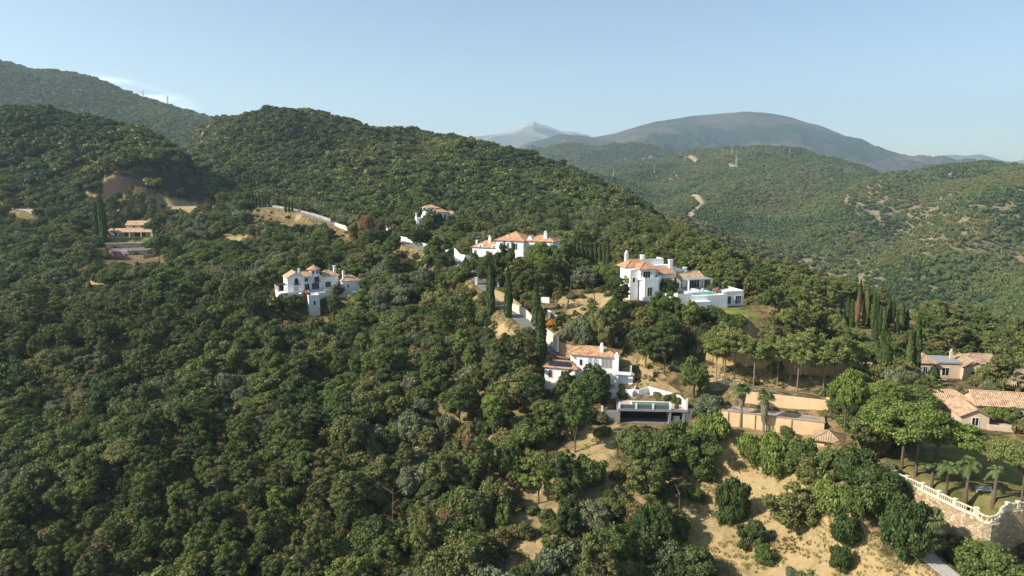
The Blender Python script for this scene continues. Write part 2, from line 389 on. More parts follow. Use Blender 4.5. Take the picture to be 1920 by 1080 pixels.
def inpoly(x, y, poly):
    n = len(poly); r = np.zeros(np.shape(x), bool); j = n - 1
    for i in range(n):
        xi, yi = poly[i]; xj, yj = poly[j]
        c = ((yi > y) != (yj > y)) & (x < (xj - xi) * (y - yi) / (yj - yi + 1e-9) + xi)
        r ^= c; j = i
    return r
# ================================================================ SITES (levelled ground)
def site(px, py, Y, rz, x0, x1, y0, y1, z=0.0, bl=5.0):
    """origin of a house seen at (px,py); levels a rectangle of its local frame"""
    o = P(px, py, Y)
    if x1 > x0:
        c, s = math.cos(rz), math.sin(rz); mx_, my_ = (x0 + x1) / 2, (y0 + y1) / 2
        pad(o.x + mx_ * c - my_ * s, o.y + mx_ * s + my_ * c, (x1 - x0) / 2, (y1 - y0) / 2, rz, o.z + z, bl)
    return o
def addpad(o, rz, x0, x1, y0, y1, z, bl=4.0):
    c, s = math.cos(rz), math.sin(rz); a, b = (x0 + x1) / 2, (y0 + y1) / 2
    pad(o.x + a * c - b * s, o.y + a * s + b * c, (x1 - x0) / 2, (y1 - y0) / 2, rz, o.z + z, bl)
T1 = R(30); O1 = P(540, 550, 244)
addpad(O1, T1, 2, 13, -14, -8, -7.6, 5); addpad(O1, T1, 0, 28, -2, 12, -2.4, 6)
T2 = R(18); O2 = site(799, 424, 345, T2, -4, 17, -3, 10)
T3 = R(-25); O3 = site(886, 480, 268, T3, -3, 36, -4, 14)
T4 = R(15); O4 = site(1208, 565, 203, T4, -6, 14, -1, 16)
addpad(O4, T4, 22, 38, -19, -5, -1.8, 5)
T5 = R(-18); O5 = site(1021, 712, 176, T5, 5, 22, 2, 12)
addpad(O5, T5, -2, 8, -2, 5, -2.5, 4)
T55 = R(-4); O55 = P(1160, 792, 157)
addpad(O55, T55, -5, 19, -6, -1, -0.3, 3); addpad(O55, T55, 1, 15, 0, 5, -0.3, 1.5); addpad(O55, T55, -2, 19, 9, 13, 2.8, 2)
T6 = R(3); O6 = site(203, 444, 390, T6, -2, 27, -8, 12, 0, 4)
T7 = R(-8); O7 = site(1719, 708, 184, T7, -2, 25, -2, 9)
T8 = R(-12); O8 = P(1829, 785, 142); addpad(O8, T8, -8, 22, -8, 10, 0, 4)
T9 = R(-22); O9 = P(1352, 795, 150); addpad(O9, T9, -2, 27, -5, -1, -0.1, 3); addpad(O9, T9, 2, 22, 7.5, 12, 6.0, 4)
# garden terrace behind the balustrade
def PZ(px, py, z):
    a, b, c = ray(px, py); t = (z - H) / c; return Vector((a * t, b * t, z))
GZ = P(1790, 947, 103.5).z
GARD = [PZ(a, b, GZ) for a, b in [(1676,894),(1700,904),(1730,918),(1760,933),(1790,948),(1815,959),(1830,965),(1836,972),(1845,977),(1856,979),(1866,977),(1873,971),(1877,962),(1888,955),(1908,953),(1940,951),(2000,950),(2100,950)]]
for k, (a, b) in enumerate([(1700, 123), (1760, 118), (1800, 119), (1860, 112), (1930, 114), (2010, 114)]):
    q = P(a, 900, b); pad(q.x, q.y, 3.2, 8 if k else 3, 0, GZ, 3.0)
_ft = []
for i_, g_ in enumerate(GARD):
    d_ = GARD[min(i_ + 1, len(GARD) - 1)] - GARD[max(i_ - 1, 0)]; n_ = Vector((d_.y, -d_.x, 0)).normalized() * 4.6
    _ft.append(Vector((g_.x + n_.x, g_.y + n_.y, GZ - (2.5, 4.5, 6.5, 8.0)[min(i_, 3)])))
ROADS.append((_ft, 3.2, 7.0))
def road_pts(L): return [P(*q) for q in L]
RD_MAIN = road_pts([(1068, 672, 184.5), (1050, 663, 186), (1032, 648, 189.5), (1015, 630, 193), (1000, 615, 197), (968, 590, 205), (938, 568, 213), (917, 545, 223), (900, 525, 232), (882, 508, 241), (866, 494, 250), (845, 482, 262), (800, 468, 284), (760, 455, 304), (700, 441, 334), (650, 430, 352), (625, 418, 366), (590, 406, 386), (545, 394, 408), (500, 388, 430), (470, 385, 440), (400, 386, 450), (300, 387, 452)])
ROADS.append((RD_MAIN, 2.6, 4.0))
RD_LEFT = road_pts([(70, 400, 415), (48, 393, 425), (0, 392, 432), (-80, 392, 440)]); ROADS.append((RD_LEFT, 3.0, 4.0))
RD_PATH = road_pts([(1722, 1025, 101), (1750, 1052, 98), (1790, 1085, 94), (1830, 1130, 90)]); ROADS.append((RD_PATH, 1.5, 2.0))
TRACK = road_pts([(395, 437, 368), (430, 439, 362), (470, 441, 356)]); ROADS.append((TRACK, 1.2, 2.0))
apply_pads()

# ================================================================ BUILDERS
class House:
    def __init__(s, name, label, cat, o, rz, wallm='white', group=None):
        s.r = thing(name, label, cat, o, rz, group); s.wm = M[wallm]; s.last = s.r; s.roof = None
    def wall(s, x0, x1, y0, y1, z0, z1, m=None, label=None):
        mb = MB(); mb.bx(x0, x1, y0, y1, z0, z1); s.w = mb.build('wall', M[m] if m else s.wm, s.r)
        if label: s.w['label'] = label
        return s.w
    def part(s, name, mb, m, parent=None):
        return mb.build(name, M[m] if isinstance(m, str) else m, parent or s.r)
    def _slab(s, mb, pts, th=0.16):
        """a sloping roof plane given by its corners (eave first) with uv in metres"""
        p = [Vector(q) for q in pts]; e = (p[1] - p[0]).normalized()
        n = (p[1] - p[0]).cross(p[-1] - p[0]).normalized(); d = n.cross(e)
        uv = [((q - p[0]).dot(e), (q - p[0]).dot(d)) for q in p]
        k = len(p); vs = p + [q - Vector((0, 0, th)) for q in p]
        fs = [tuple(range(k)), tuple(range(2 * k - 1, k - 1, -1))] + [(i, k + i, k + (i + 1) % k, (i + 1) % k) for i in range(k)]
        mb.add(vs, fs, [uv] + [None] * (k + 1))
    def hip(s, x0, x1, y0, y1, z, rise, over=0.5, m='tile', axis='x', gable=False):
        x0 -= over; x1 += over; y0 -= over; y1 += over; mb = MB(); zt = z + rise
        ov = 0 if gable else 1
        if axis == 'x':
            h = (y1 - y0) / 2; k = min(h, (x1 - x0) / 2) * ov; ym = (y0 + y1) / 2
            a, b = (x0 + k, ym, zt), (x1 - k, ym, zt)
            fr, bk = [(x0, y0, z), (x1, y0, z), b, a], [(x1, y1, z), (x0, y1, z), a, b]
            lf, rt = [(x0, y1, z), (x0, y0, z), a], [(x1, y0, z), (x1, y1, z), b]
        else:
            h = (x1 - x0) / 2; k = min(h, (y1 - y0) / 2) * ov; xm = (x0 + x1) / 2
            a, b = (xm, y0 + k, zt), (xm, y1 - k, zt)
            fr, bk = [(x0, y0, z), (x1, y0, z), a], [(x1, y1, z), (x0, y1, z), b]
            lf, rt = [(x0, y1, z), (x0, y0, z), a, b], [(x1, y0, z), (x1, y1, z), b, a]
        def ded(L):
            o_ = []
            for q in L:
                if not o_ or (Vector(q) - Vector(o_[-1])).length > 1e-4: o_.append(q)
            return o_
        sides = [fr, bk] + ([lf, rt] if not gable else []) if axis == 'x' else [lf, rt] + ([fr, bk] if not gable else [])
        for f in sides: s._slab(mb, ded(f))
        if gable:     # plastered gable ends under the roof
            g = MB(); o_ = over
            if axis == 'x':
                for xx in (x0 + o_ + 0.003, x1 - o_ - 0.203):
                    g.add([(xx, y0 + o_, z), (xx, y1 - o_, z), (xx, (y0 + y1) / 2, zt - 0.2), (xx + .2, y0 + o_, z), (xx + .2, y1 - o_, z), (xx + .2, (y0 + y1) / 2, zt - 0.2)], [(0, 2, 1), (3, 4, 5), (0, 3, 5, 2), (1, 2, 5, 4), (0, 1, 4, 3)])
            else:
                for yy in (y0 + o_ + 0.003, y1 - o_ - 0.203):
                    g.add([(x0 + o_, yy, z), (x1 - o_, yy, z), ((x0 + x1) / 2, yy, zt - 0.2), (x0 + o_, yy + .2, z), (x1 - o_, yy + .2, z), ((x0 + x1) / 2, yy + .2, zt - 0.2)], [(0, 1, 2), (3, 5, 4), (0, 2, 5, 3), (1, 4, 5, 2), (0, 3, 4, 1)])
            g.build('gable', s.wm, s.r)
        s.roof = s.part('roof', mb, m)
        # ridge and hip capping tiles
        rb = MB(); up = Vector((0, 0, 0.05)); a, b = Vector(a), Vector(b)
        if (a - b).length > 0.1: rb.tube([a + up, b + up], 0.13, 5)
        if not gable:
            cs4 = [((x0, y0), a), ((x1, y0), b if axis == 'x' else a), ((x1, y1), b), ((x0, y1), a if axis == 'x' else b)]
            for (cx, cy), q in cs4: rb.tube([Vector((cx, cy, z + 0.04)), q + up], 0.11, 5)
        if rb.v: s.part('ridge', rb, m, s.roof)
        return s.roof
    def lean(s, x0, x1, y0, y1, z0, z1, m='tile'):
        """single-pitch roof, low at the front (y0)"""
        mb = MB(); s._slab(mb, [(x0, y0, z0), (x1, y0, z0), (x1, y1, z1), (x0, y1, z1)]); s.roof = s.part('roof', mb, m); return s.roof
    def chimney(s, x, y, z0, z1, w=0.8, cap='dome', parent=None):
        mb = MB(); mb.box(x, y, z0, w, w, z1 - z0); c = s.part('chimney', mb, s.wm, parent or s.roof)
        cb = MB()
        if cap == 'dome':
            cb.box(x, y, z1 + 0.003, w * 1.3, w * 1.3, 0.14); cb.lathe([(w * .36, 0.143), (w * .36, .5), (w * .5, .55), (w * .34, .85), (w * .1, 1.0)], x, y, z1, 8)
        else: cb.box(x, y, z1 + 0.003, w * 1.25, w * 1.25, 0.16)
        s.part('cap', cb, s.wm, c) if False else cb.build('cap', s.wm, s.r)
        return c
    def win(s, face, at, c, z, w, h, arch=False, m='glass', fr='trim', name='window', rail=False, shutters=None):
        """opening on the wall plane `at` of a face, centred on c, sill at z"""
        def T(u, d, q):   # u along the wall, d outward, q up
            return {'F': (c + u, at - d, q), 'B': (c - u, at + d, q), 'L': (at - d, c - u, q), 'R': (at + d, c + u, q)}[face]
        def outline(g):
            L = [(-w / 2 - g, z - (g if name == 'window' else 0)), (w / 2 + g, z - (g if name == 'window' else 0))]
            if arch:
                r = w / 2 + g; zz = z + h - w / 2
                L += [(r * math.cos(t), zz + r * math.sin(t)) for t in [math.pi * k / 8 for k in range(9)]]
            else: L += [(w / 2 + g, z + h + g), (-w / 2 - g, z + h + g)]
            return L
        inn, out = outline(0), outline(0.11); n = len(inn); f = MB()
        vs = [T(u, 0.002, q) for u, q in out] + [T(u, 0.09, q) for u, q in out] + [T(u, 0.09, q) for u, q in inn] + [T(u, 0.01, q) for u, q in inn]
        fs = []
        for i in range(n):
            j = (i + 1) % n
            for k in range(3): fs.append((k * n + i, k * n + j, (k + 1) * n + j, (k + 1) * n + i))
        f.add(vs, fs)
        if not arch and w > 0.9:
            u0 = 0.03
            for k in range(1, int(w / 0.95) + 1):
                u = -w / 2 + w * k / (int(w / 0.95) + 1)
                f.add([T(u - u0, .02, z), T(u + u0, .02, z), T(u + u0, .02, z + h), T(u - u0, .02, z + h), T(u - u0, .07, z), T(u + u0, .07, z), T(u + u0, .07, z + h), T(u - u0, .07, z + h)],
                      [(4, 5, 6, 7), (0, 4, 7, 3), (1, 2, 6, 5)])
        fo = s.part(name, f, fr)
        p = MB(); p.add([T(u, 0.015, q) for u, q in inn], [tuple(range(n))]); s.part('pane', p, m, fo)
        if shutters:
            for sg in (-1, 1):
                q = MB(); u = sg * (w / 2 + 0.35)
                q.add([T(u - .28, .03, z), T(u + .28, .03, z), T(u + .28, .03, z + h), T(u - .28, .03, z + h), T(u - .28, .09, z), T(u + .28, .09, z), T(u + .28, .09, z + h), T(u - .28, .09, z + h)],
                      [(4, 5, 6, 7), (0, 4, 7, 3), (1, 2, 6, 5), (0, 1, 5, 4), (3, 7, 6, 2)]); s.part('shutter', q, shutters, fo)
        if rail:
            b = MB()
            for k in range(7):
                u = -w / 2 - .4 + (w + .8) * k / 6; b.tube([T(u, .65, z - .1), T(u, .65, z + 1.0)], .025, 4)
            b.tube([T(-w / 2 - .4, .05, z + 1), T(-w / 2 - .4, .65, z + 1), T(w / 2 + .4, .65, z + 1), T(w / 2 + .4, .05, z + 1)], .035, 4)
            b.add([T(-w / 2 - .5, 0, z - .2), T(w / 2 + .5, 0, z - .2), T(w / 2 + .5, .75, z - .2), T(-w / 2 - .5, .75, z - .2), T(-w / 2 - .5, 0, z - .08), T(w / 2 + .5, 0, z - .08), T(w / 2 + .5, .75, z - .08), T(-w / 2 - .5, .75, z - .08)],
                  [(0, 1, 2, 3), (4, 7, 6, 5), (0, 4, 5, 1), (1, 5, 6, 2), (2, 6, 7, 3), (3, 7, 4, 0)])
            s.part('balcony', b, 'metal')
        return fo
    def column(s, x, y, z0, z1, w=0.35, m=None):
        mb = MB(); mb.box(x, y, z0, w, w, z1 - z0); mb.box(x, y, z1 - .2, w * 1.35, w * 1.35, .2); return s.part('column', mb, M[m] if m else s.wm)
    def parapet(s, pts, z0, h=0.9, th=0.22, m=None, name='parapet', closed=False):
        mb = MB(); L = list(pts) + ([pts[0]] if closed else [])
        for a, b in zip(L[:-1], L[1:]):
            d = math.hypot(b[0] - a[0], b[1] - a[1]); mb.box((a[0] + b[0]) / 2, (a[1] + b[1]) / 2, z0, d + th, th, h, math.atan2(b[1] - a[1], b[0] - a[0]))
        return s.part(name, mb, M[m] if m else s.wm)

def strip(name, pts, hw, m, z=0.06, kind='structure', parent=None, thick=0.12):
    """a road or path following its points"""
    q = []
    for i in range(len(pts) - 1):
        p0 = pts[max(i - 1, 0)]; p1 = pts[i]; p2 = pts[i + 1]; p3 = pts[min(i + 2, len(pts) - 1)]
        for k in range(6):
            t = k / 6; q.append(0.5 * ((2 * p1) + (p2 - p0) * t + (2 * p0 - 5 * p1 + 4 * p2 - p3) * t * t + (3 * p1 - p0 - 3 * p2 + p3) * t ** 3))
    q.append(pts[-1]); mb = MB(); vs = []
    for i, p in enumerate(q):
        d = q[min(i + 1, len(q) - 1)] - q[max(i - 1, 0)]; n = Vector((-d.y, d.x, 0)).normalized() * hw
        vs += [p + n + Vector((0, 0, z)), p - n + Vector((0, 0, z)), p + n - Vector((0, 0, thick)), p - n - Vector((0, 0, thick))]
    fs = []
    for i in range(len(q) - 1):
        a = i * 4; b = a + 4; fs += [(a, a + 1, b + 1, b), (a, b, b + 2, a + 2), (a + 1, a + 3, b + 3, b + 1)]
    mb.add(vs, fs); o = mb.build(name, M[m], parent); o['kind'] = kind; return o
def wallrun(name, label, cat, pts, h, th, m, base=1.5, cope=None, group=None, capm='trim'):
    """free-standing wall: points are its foot line, each (px,py,Y) or a Vector"""
    P3 = [q if isinstance(q, Vector) else P(*q) for q in pts]; hs = h if hasattr(h, '__len__') else [h] * len(P3)
    o = P3[0].copy(); L = [p - o for p in P3]; mb = MB(); cb = MB(); tops = []
    nn_ = []
    for i in range(len(L)):
        d = (L[min(i + 1, len(L) - 1)] - L[max(i - 1, 0)]); nn_.append(Vector((-d.y, d.x, 0)).normalized())
    def band(B, t, za, zb):
        vs = []
        for i, p in enumerate(L):
            for sg in (1, -1):
                vs += [p + nn_[i] * (t / 2 * sg) + Vector((0, 0, za(i))), p + nn_[i] * (t / 2 * sg) + Vector((0, 0, zb(i)))]
        fs = []
        for i in range(len(L) - 1):
            a, b = 4 * i, 4 * i + 4
            fs += [(a + 1, b + 1, b + 3, a + 3), (a, b, b + 1, a + 1), (a + 2, a + 3, b + 3, b + 2), (a, a + 2, b + 2, b)]
        e = 4 * (len(L) - 1); fs += [(0, 1, 3, 2), (e, e + 2, e + 3, e + 1)]; B.add(vs, fs)
    band(mb, th, lambda i: -base, lambda i: hs[i])
    if cope:
        r = thing(name, label, cat, o, 0, group); r['kind'] = 'thing'; mb.build('wall_face', M[m], r)
        band(cb, th + 0.14, lambda i: hs[i] + 0.003, lambda i: hs[i] + cope); cb.build('coping', M[capm], r); return r
    ob = mb.build(name, M[m], None, o); tag(ob, label, cat, group, 'thing'); return ob
# ================================================================ HOUSES
# 1: white villa with the little tower, left of centre
h = House('villa', 'white villa with small octagonal tower and arched lower storey alone in the oak wood', 'villa', O1, T1)
h.wall(0, 6, 0, 6.7, -2.4, 5.6); h.hip(0, 6, 0, 6.7, 5.6, 1.9, 0.35, 'tile_pale', 'y', True); h.chimney(4.6, 1.2, 5.8, 8.4, 0.7, 'flat')
h.win('F', 0, 3.2, 3.0, 1.3, 2.3, True, rail=True); h.win('F', 0, 3.0, 0.1, 1.7, 2.0, m='shutter')
for k in (1.6, 3.2, 4.8): h.win('L', 0, k, 3.5, 0.55, 1.1)
for k in (1.4, 4.2): h.win('L', 0, k, 0.2, 0.8, 2.0, name='door', m='wood')
h.wall(6.003, 9, 3, 8.5, -2.4, 5.2); h.hip(6, 9.2, 3, 8.5, 5.2, 1.7, 0.4, 'tile_pale', 'x', True); h.win('F', 3, 7.5, 0.2, 1.9, 2.2); h.win('F', 3, 7.5, 3.3, 1.2, 1.3)
h.wall(9.003, 13.4, 4, 8.5, -2.4, 5.0); h.win('F', 4, 11.6, 2.9, 1.7, 1.9, m='glass', rail=True); h.win('F', 4, 11, 0.1, 2.6, 2.3)
mb = MB(); mb.lathe([(2.15, 0), (2.15, 2.5)], 11.1, 6.3, 5.003, 8); h.part('tower', mb, 'white')
mb = MB()
for k in range(8):
    t0, t1 = k * math.pi / 4, (k + 1) * math.pi / 4
    h._slab(mb, [(11.1 + 2.75 * math.cos(t0), 6.3 + 2.75 * math.sin(t0), 7.45), (11.1 + 2.75 * math.cos(t1), 6.3 + 2.75 * math.sin(t1), 7.45), (11.1, 6.3, 9.1)])
tr = h.part('tower_roof', mb, 'tile')
mb = MB()
for t in (-1.9, -1.12, -0.35):
    c0, s0 = math.cos(t), math.sin(t); mb = MB(); mb.box(11.1 + 2.02 * c0, 6.3 + 2.02 * s0, 5.9, 0.12, 0.75, 1.0, t); h.part('tower_window', mb, 'glass')
h.wall(13.403, 20, 5, 11, -2.4, 4.6); h.hip(13.5, 20, 5, 11, 4.6, 1.9, 0.4, 'tile_pale'); h.chimney(19, 6.5, 4.8, 8.0, 0.8, 'flat'); h.win('F', 5, 16, .3, 2, 2.1)
h.wall(20.4, 27.2, 1.5, 7, -4.5, 2.6, label='square right wing of the villa'); h.hip(20.4, 27.2, 1.5, 7, 2.6, 2.0, 0.4, 'tile_pale'); h.chimney(21.5, 3.4, 3, 6.2, 0.7, 'flat')
h.win('F', 1.5, 22.6, 0.2, 0.6, 1.0); h.win('L', 20.4, 4, 0.1, 0.7, 1.1)
h.wall(-3.2, 6.4, -3.2, -0.003, -4.5, 0.0); h.wall(-3.2, -0.003, 0, 6, -4.5, 0); h.parapet([(-3.1, 6), (-3.1, -3.1), (3, -3.1)], 0.003, 0.8)
h.wall(6.5, 20.3, -3, 1.4, -5, -0.2); h.parapet([(12.5, -2.9), (20, -2.9)], -0.197, 0.9); h.parapet([(6.7, -2.9), (6.7, 1)], -0.197, 0.9)
h.wall(5.3, 9.2, -8.4, -3.2, -7.9, -0.6, label='lower block with two arches'); h.parapet([(5.4, -8.3), (9.1, -8.3), (9.1, -3.4), (5.4, -3.4)], -0.597, 0.6, closed=True)
for k in (-7.2, -5.2): h.win('L', 5.3, k, -7.0, 1.2, 4.2, True, name='arch', m='greyplaster')
h.win('F', -8.4, 7.3, -3.6, 0.7, 1.6, True)
mb = MB()
for k in range(9): mb.box(-1.7, 0.4 + k * 0.65, 2.95, 3.6, 0.14, 0.16)
mb.box(-3.2, 3, 2.8, .16, 5.6, .15); pg = h.part('pergola', mb, 'wood')
for k in (0.4, 3, 5.6): h.column(-3.2, k, 0.003, 2.8, 0.4)

# 2: hilltop villa under the wooded ridge
h = House('villa', 'white villa stepping down a hilltop below the wooded ridge, tile roofs at three levels', 'villa', O2, T2)
h.wall(0, 7, 2, 9, -2, 9.0); h.hip(0, 7, 2, 9, 9.0, 1.5, 0.4, 'tile_pale')
h.wall(3.4, 11, -1, 5, -2, 7.0); h.hip(3.4, 11, -1, 5, 7.0, 1.6, 0.4, 'tile'); h.wall(11.003, 16.4, 0, 7, -2, 5.8); h.hip(10.6, 16.4, 0, 7, 5.8, 1.6, 0.4, 'tile_pale')
h.wall(-4.5, -0.003, 1, 6, -4, 3.8); h.wall(-2, 3.3, -2.5, 1.9, -4, 5.6); h.parapet([(-4.4, 5.9), (-4.4, 1.1), (-2.1, 1.1)], 3.803, .8); h.chimney(-4, 5, 3.8, 6.4, .7, 'flat', h.w)
for k, zz in ((1.6, 6.6), (3, 6.6)): h.win('F', 2, k, zz, 0.8, 1.3)
for k in (5, 7.4, 9.6): h.win('F', -1, k, 4.2, 1.0, 1.6)
for k in (12.6, 14.8): h.win('F', 0, k, 2.6, 1.2, 2.0, True)
h.win('F', -2.5, 0.8, 3.2, 1.2, 1.5)
h = House('garden_pavilion', 'small white flat-roofed pavilion among trees left of the hilltop villa', 'pavilion', P(724, 437, 338), R(-20))
h.wall(0, 5, 0, 4, -2, 3.2); mb = MB(); mb.bx(-.4, 5.4, -.4, 4.4, 3.203, 3.5); h.part('roof', mb, 'greymetal'); h.win('F', 0, 1.6, 0.4, 0.8, 2.0); h.win('F', 0, 3.5, .4, .8, 2.0)

# 3: long villa in the middle
h = House('villa', 'long white villa with pyramid tile roof and round-windowed left wing behind oaks', 'villa', O3, T3)
h.wall(0, 11.4, 0, 8, -2, 3.7); h.hip(0, 11.4, 0, 8, 3.7, 2.3, 0.5, 'tile'); h.chimney(6.2, 3, 4.6, 7.2, 0.9)
for k in (3.7, 9.6):       # round-headed dormers in the wing
    mb = MB(); v = [(k + 1.35 * math.cos(t), 3.5 + 1.35 * math.sin(t)) for t in [math.pi * q / 8 for q in range(9)]]
    n_ = len(v); mb.add([(a, -0.25, z) for a, z in v] + [(a, 2.6, z) for a, z in v], [tuple(range(n_ - 1, -1, -1)), tuple(range(n_, 2 * n_))] + [(i, i + 1, n_ + i + 1, n_ + i) for i in range(n_ - 1)]); d_ = h.part('dormer', mb, 'white')
    mb = MB(); mb.add([(k + .42 * math.cos(math.pi * q / 5), -0.27, 4.1 + .42 * math.sin(math.pi * q / 5)) for q in range(10)], [tuple(range(10))]); h.part('pane', mb, 'glass', d_)
for k in (1.3, 6.6): h.win('F', 0, k, 0.9, 1.1, 1.5)
h.chimney(0.9, 2, 3.7, 6.0, .6, 'flat')
h.wall(11.403, 22.8, -2, 9.5, -3.5, 7.0); h.hip(11.4, 22.8, -2, 9.5, 7.0, 3.0, 0.6, 'tile'); h.win('F', -2, 13.6, 3.6, 1.2, 2.4); h.win('F', -2, 16.4, 3.6, 1.0, 2.4); h.win('F', -2, 19.6, 3.6, 1.4, 2.4)
mb = MB(); mb.box(15.0, -2.15, -2, .25, .25, 9); mb.box(18.0, -2.15, -2, .25, .25, 9); h.part('downpipe', mb, 'metal')
for k in (15.2, 24.5):
    mb = MB(); mb.add([(k - 1.2, 0.2, 7.4), (k + 1.2, .2, 7.4), (k, .2, 9.0), (k - 1.2, 3, 7.4), (k + 1.2, 3, 7.4), (k, 3, 9.0)], [(0, 1, 2), (3, 5, 4), (0, 2, 5, 3), (1, 4, 5, 2)]); h.part('dormer', mb, 'white')
h.wall(22.803, 34, 0, 8, -3.5, 7.0); h.hip(22.8, 34, 0, 8, 7.0, 1.9, 0.5, 'tile'); h.chimney(30.2, 2.2, 7.4, 9.8, 1.1); h.win('F', 0, 31, 3.6, 1.4, 1.6); h.win('R', 34, 3.5, 3.6, 1.3, 1.6)
h.wall(15, 22, -6.5, -2.003, -5, -0.8); h.parapet([(15.1, -6.4), (21.9, -6.4)], -.797, .9)

# 4: pool villa
h = House('villa', 'white pool villa with angular two-storey bay, grey awning terrace and tall chimneys', 'villa', O4, T4)
mb = MB(); mb.prism([(0, 0), (4.2, 0), (7, 2.8), (7, 9), (0, 9)], -1.5, 6.2); h.part('wall', mb, 'white')
h.parapet([(0.12, 2), (0.12, .12), (4.1, .12), (6.88, 2.9), (6.88, 6)], 6.203, .85)
mb = MB(); mb.prism([(-.6, 2), (3.4, 2), (5.6, 4.2), (5.6, 9), (-.6, 9)], 6.203, 9.5); h.part('wall', mb, 'white'); h.hip(-.6, 5.6, 2, 9, 9.5, 1.9, .5, 'tile')
h.win('F', 2, 1.5, 6.3, 2.3, 2.5, name='door'); h.win('F', 0, 1.7, 1.6, 1.6, 2.6, m='wood'); h.win('R', 5.6, 5.5, 6.3, 1.3, 2.2, name='door'); h.win('R', 7, 4.6, 1.9, 1.2, 2.2)
for k in (-.1, 3.1):
    mb = MB(); mb.box(k, 1.85, 7.9, .25, .25, .5, taper=.6); h.part('wall_lamp', mb, 'metal')
h.wall(-3.2, -0.603, 3.5, 11, -1.5, 9.3); h.hip(-3.2, 5, 6.5, 12.3, 9.6, 2.1, .5, 'tile'); h.chimney(-.5, 12.5, 10.5, 13.2, .9); h.win('F', 3.5, -2.0, 5.4, .8, 1.4)
h.wall(3, 12.5, 12.5, 17, -1.5, 10.6); h.parapet([(3.1, 12.6), (12.4, 12.6), (12.4, 16.9)], 10.603, .6); h.chimney(6.6, 16, 10.6, 12.0, 1.0, 'flat', h.w)
h.wall(7.003, 24, -7, 8, -2.5, 2.2, label='terrace podium of the pool villa')
h.wall(8, 13.5, 6, 13, 2.2, 7.3); h.lean(7.7, 13.5, 5.5, 10, 7.2, 9.0, 'tile'); h.wall(8, 13.6, 10.003, 12.4, 7.303, 9.4); h.chimney(13.2, 9.2, 6.5, 11.0, 1.1, 'flat')
mb = MB(); mb.add([(13.3, 9.8, 5.5), (25, 9.8, 5.5), (25, 9.8, 6.0), (13.3, 9.8, 9.2), (13.3, 10.3, 5.5), (25, 10.3, 5.5), (25, 10.3, 6.0), (13.3, 10.3, 9.2)], [(0, 1, 2, 3), (4, 7, 6, 5), (3, 2, 6, 7), (1, 5, 6, 2), (0, 3, 7, 4)]); h.part('gable', mb, 'white')
h.wall(13.503, 23.5, 7, 12, 2.2, 5.4); h.lean(12.9, 24, 6.0, 9.79, 5.45, 7.2, 'tile_pale'); h.chimney(18.5, 9.5, 6.5, 8.4, 1.0, 'flat')
h.win('F', 7, 15.5, 2.25, 1.6, 2.5, name='door'); h.win('F', 7, 20.2, 2.25, 4.4, 2.6, name='door'); h.win('F', 6, 10.6, 2.25, 2.2, 2.5, name='door')
h.lean(8.2, 14, 3.2, 6, 4.8, 5.8, 'tile_old')
for k in (8.5, 13.6): h.column(k, 3.4, 2.203, 4.75, .4)
mb = MB(); mb.bx(15.5, 24, 1.6, 6.9, 5.5, 5.75); h.part('awning', mb, 'greyroof')
for k, q in ((15.8, 1.9), (23.7, 1.9), (23.7, 6.6)): h.column(k, q, 2.203, 5.5, .42)
mb = MB(); mb.bx(13.4, 21.5, -5.6, -1.6, 2.21, 2.24); h.part('swimming_pool', mb, 'pool')
mb = MB()
for a, b, c_, d in ((13, 21.9, -6, -5.6), (13, 21.9, -1.6, -1.2), (13, 13.4, -5.6, -1.6), (21.5, 21.9, -5.6, -1.6)): mb.bx(a, b, c_, d, 2.203, 2.3)
h.part('pool_edge', mb, 'paving')
h.parapet([(7.3, -6.85), (12, -6.85)], 2.203, .8); h.parapet([(22.5, -6.85), (23.85, -6.85), (23.85, 1)], 2.203, .8)
h.wall(11.5, 17, -9.5, -7.003, -2.5, 0.9)
h.wall(24.2, 31.5, -4, 4, -2.5, 1.9, label='guest house beside the pool terrace'); h.parapet([(24.4, -3.9), (31.4, -3.9), (31.4, 3.9)], 1.903, .7)
for k in (26, 29.6): h.win('F', -4, k, -1.3, 2.0, 2.3, name='door')
# loungers and terrace furniture are things of their own
def lounger(loc, rz, label, m='trim', group=None):
    r = thing('sun_lounger', label, 'lounger', loc, rz, group)
    mb = MB(); mb.box(0, 0, .28, 1.9, .65, .08); mb.box(0, 0, .363, 1.2, .6, .08); mb.build('seat', M[m], r)
    mb = MB(); mb.add([(.5, -.3, .37), (.5, .3, .37), (1.1, .3, .85), (1.1, -.3, .85), (.5, -.3, .45), (.5, .3, .45), (1.1, .3, .93), (1.1, -.3, .93)], [(0, 1, 2, 3), (4, 7, 6, 5), (0, 4, 5, 1), (1, 5, 6, 2), (2, 6, 7, 3), (3, 7, 4, 0)]); mb.build('backrest', M[m], r)
    for a in (-.8, .8):
        for c_ in (-.26, .26):
            q = MB(); q.tube([(a, c_, 0), (a, c_, .28)], .03, 4); q.build('leg', M['greymetal'], r)
    return r
def loc_of(o, rz, x, y, z): return Vector((o.x + x * math.cos(rz) - y * math.sin(rz), o.y + x * math.sin(rz) + y * math.cos(rz), o.z + z))
lounger(loc_of(O4, T4, 18.5, -0.2, 2.2), T4, 'white lounger on the turquoise pool terrace, the one under the awning edge')
lounger(loc_of(O4, T4, 10.5, -3, 2.2), T4 + 1, 'white lounger on the turquoise pool terrace, the one near the bay')

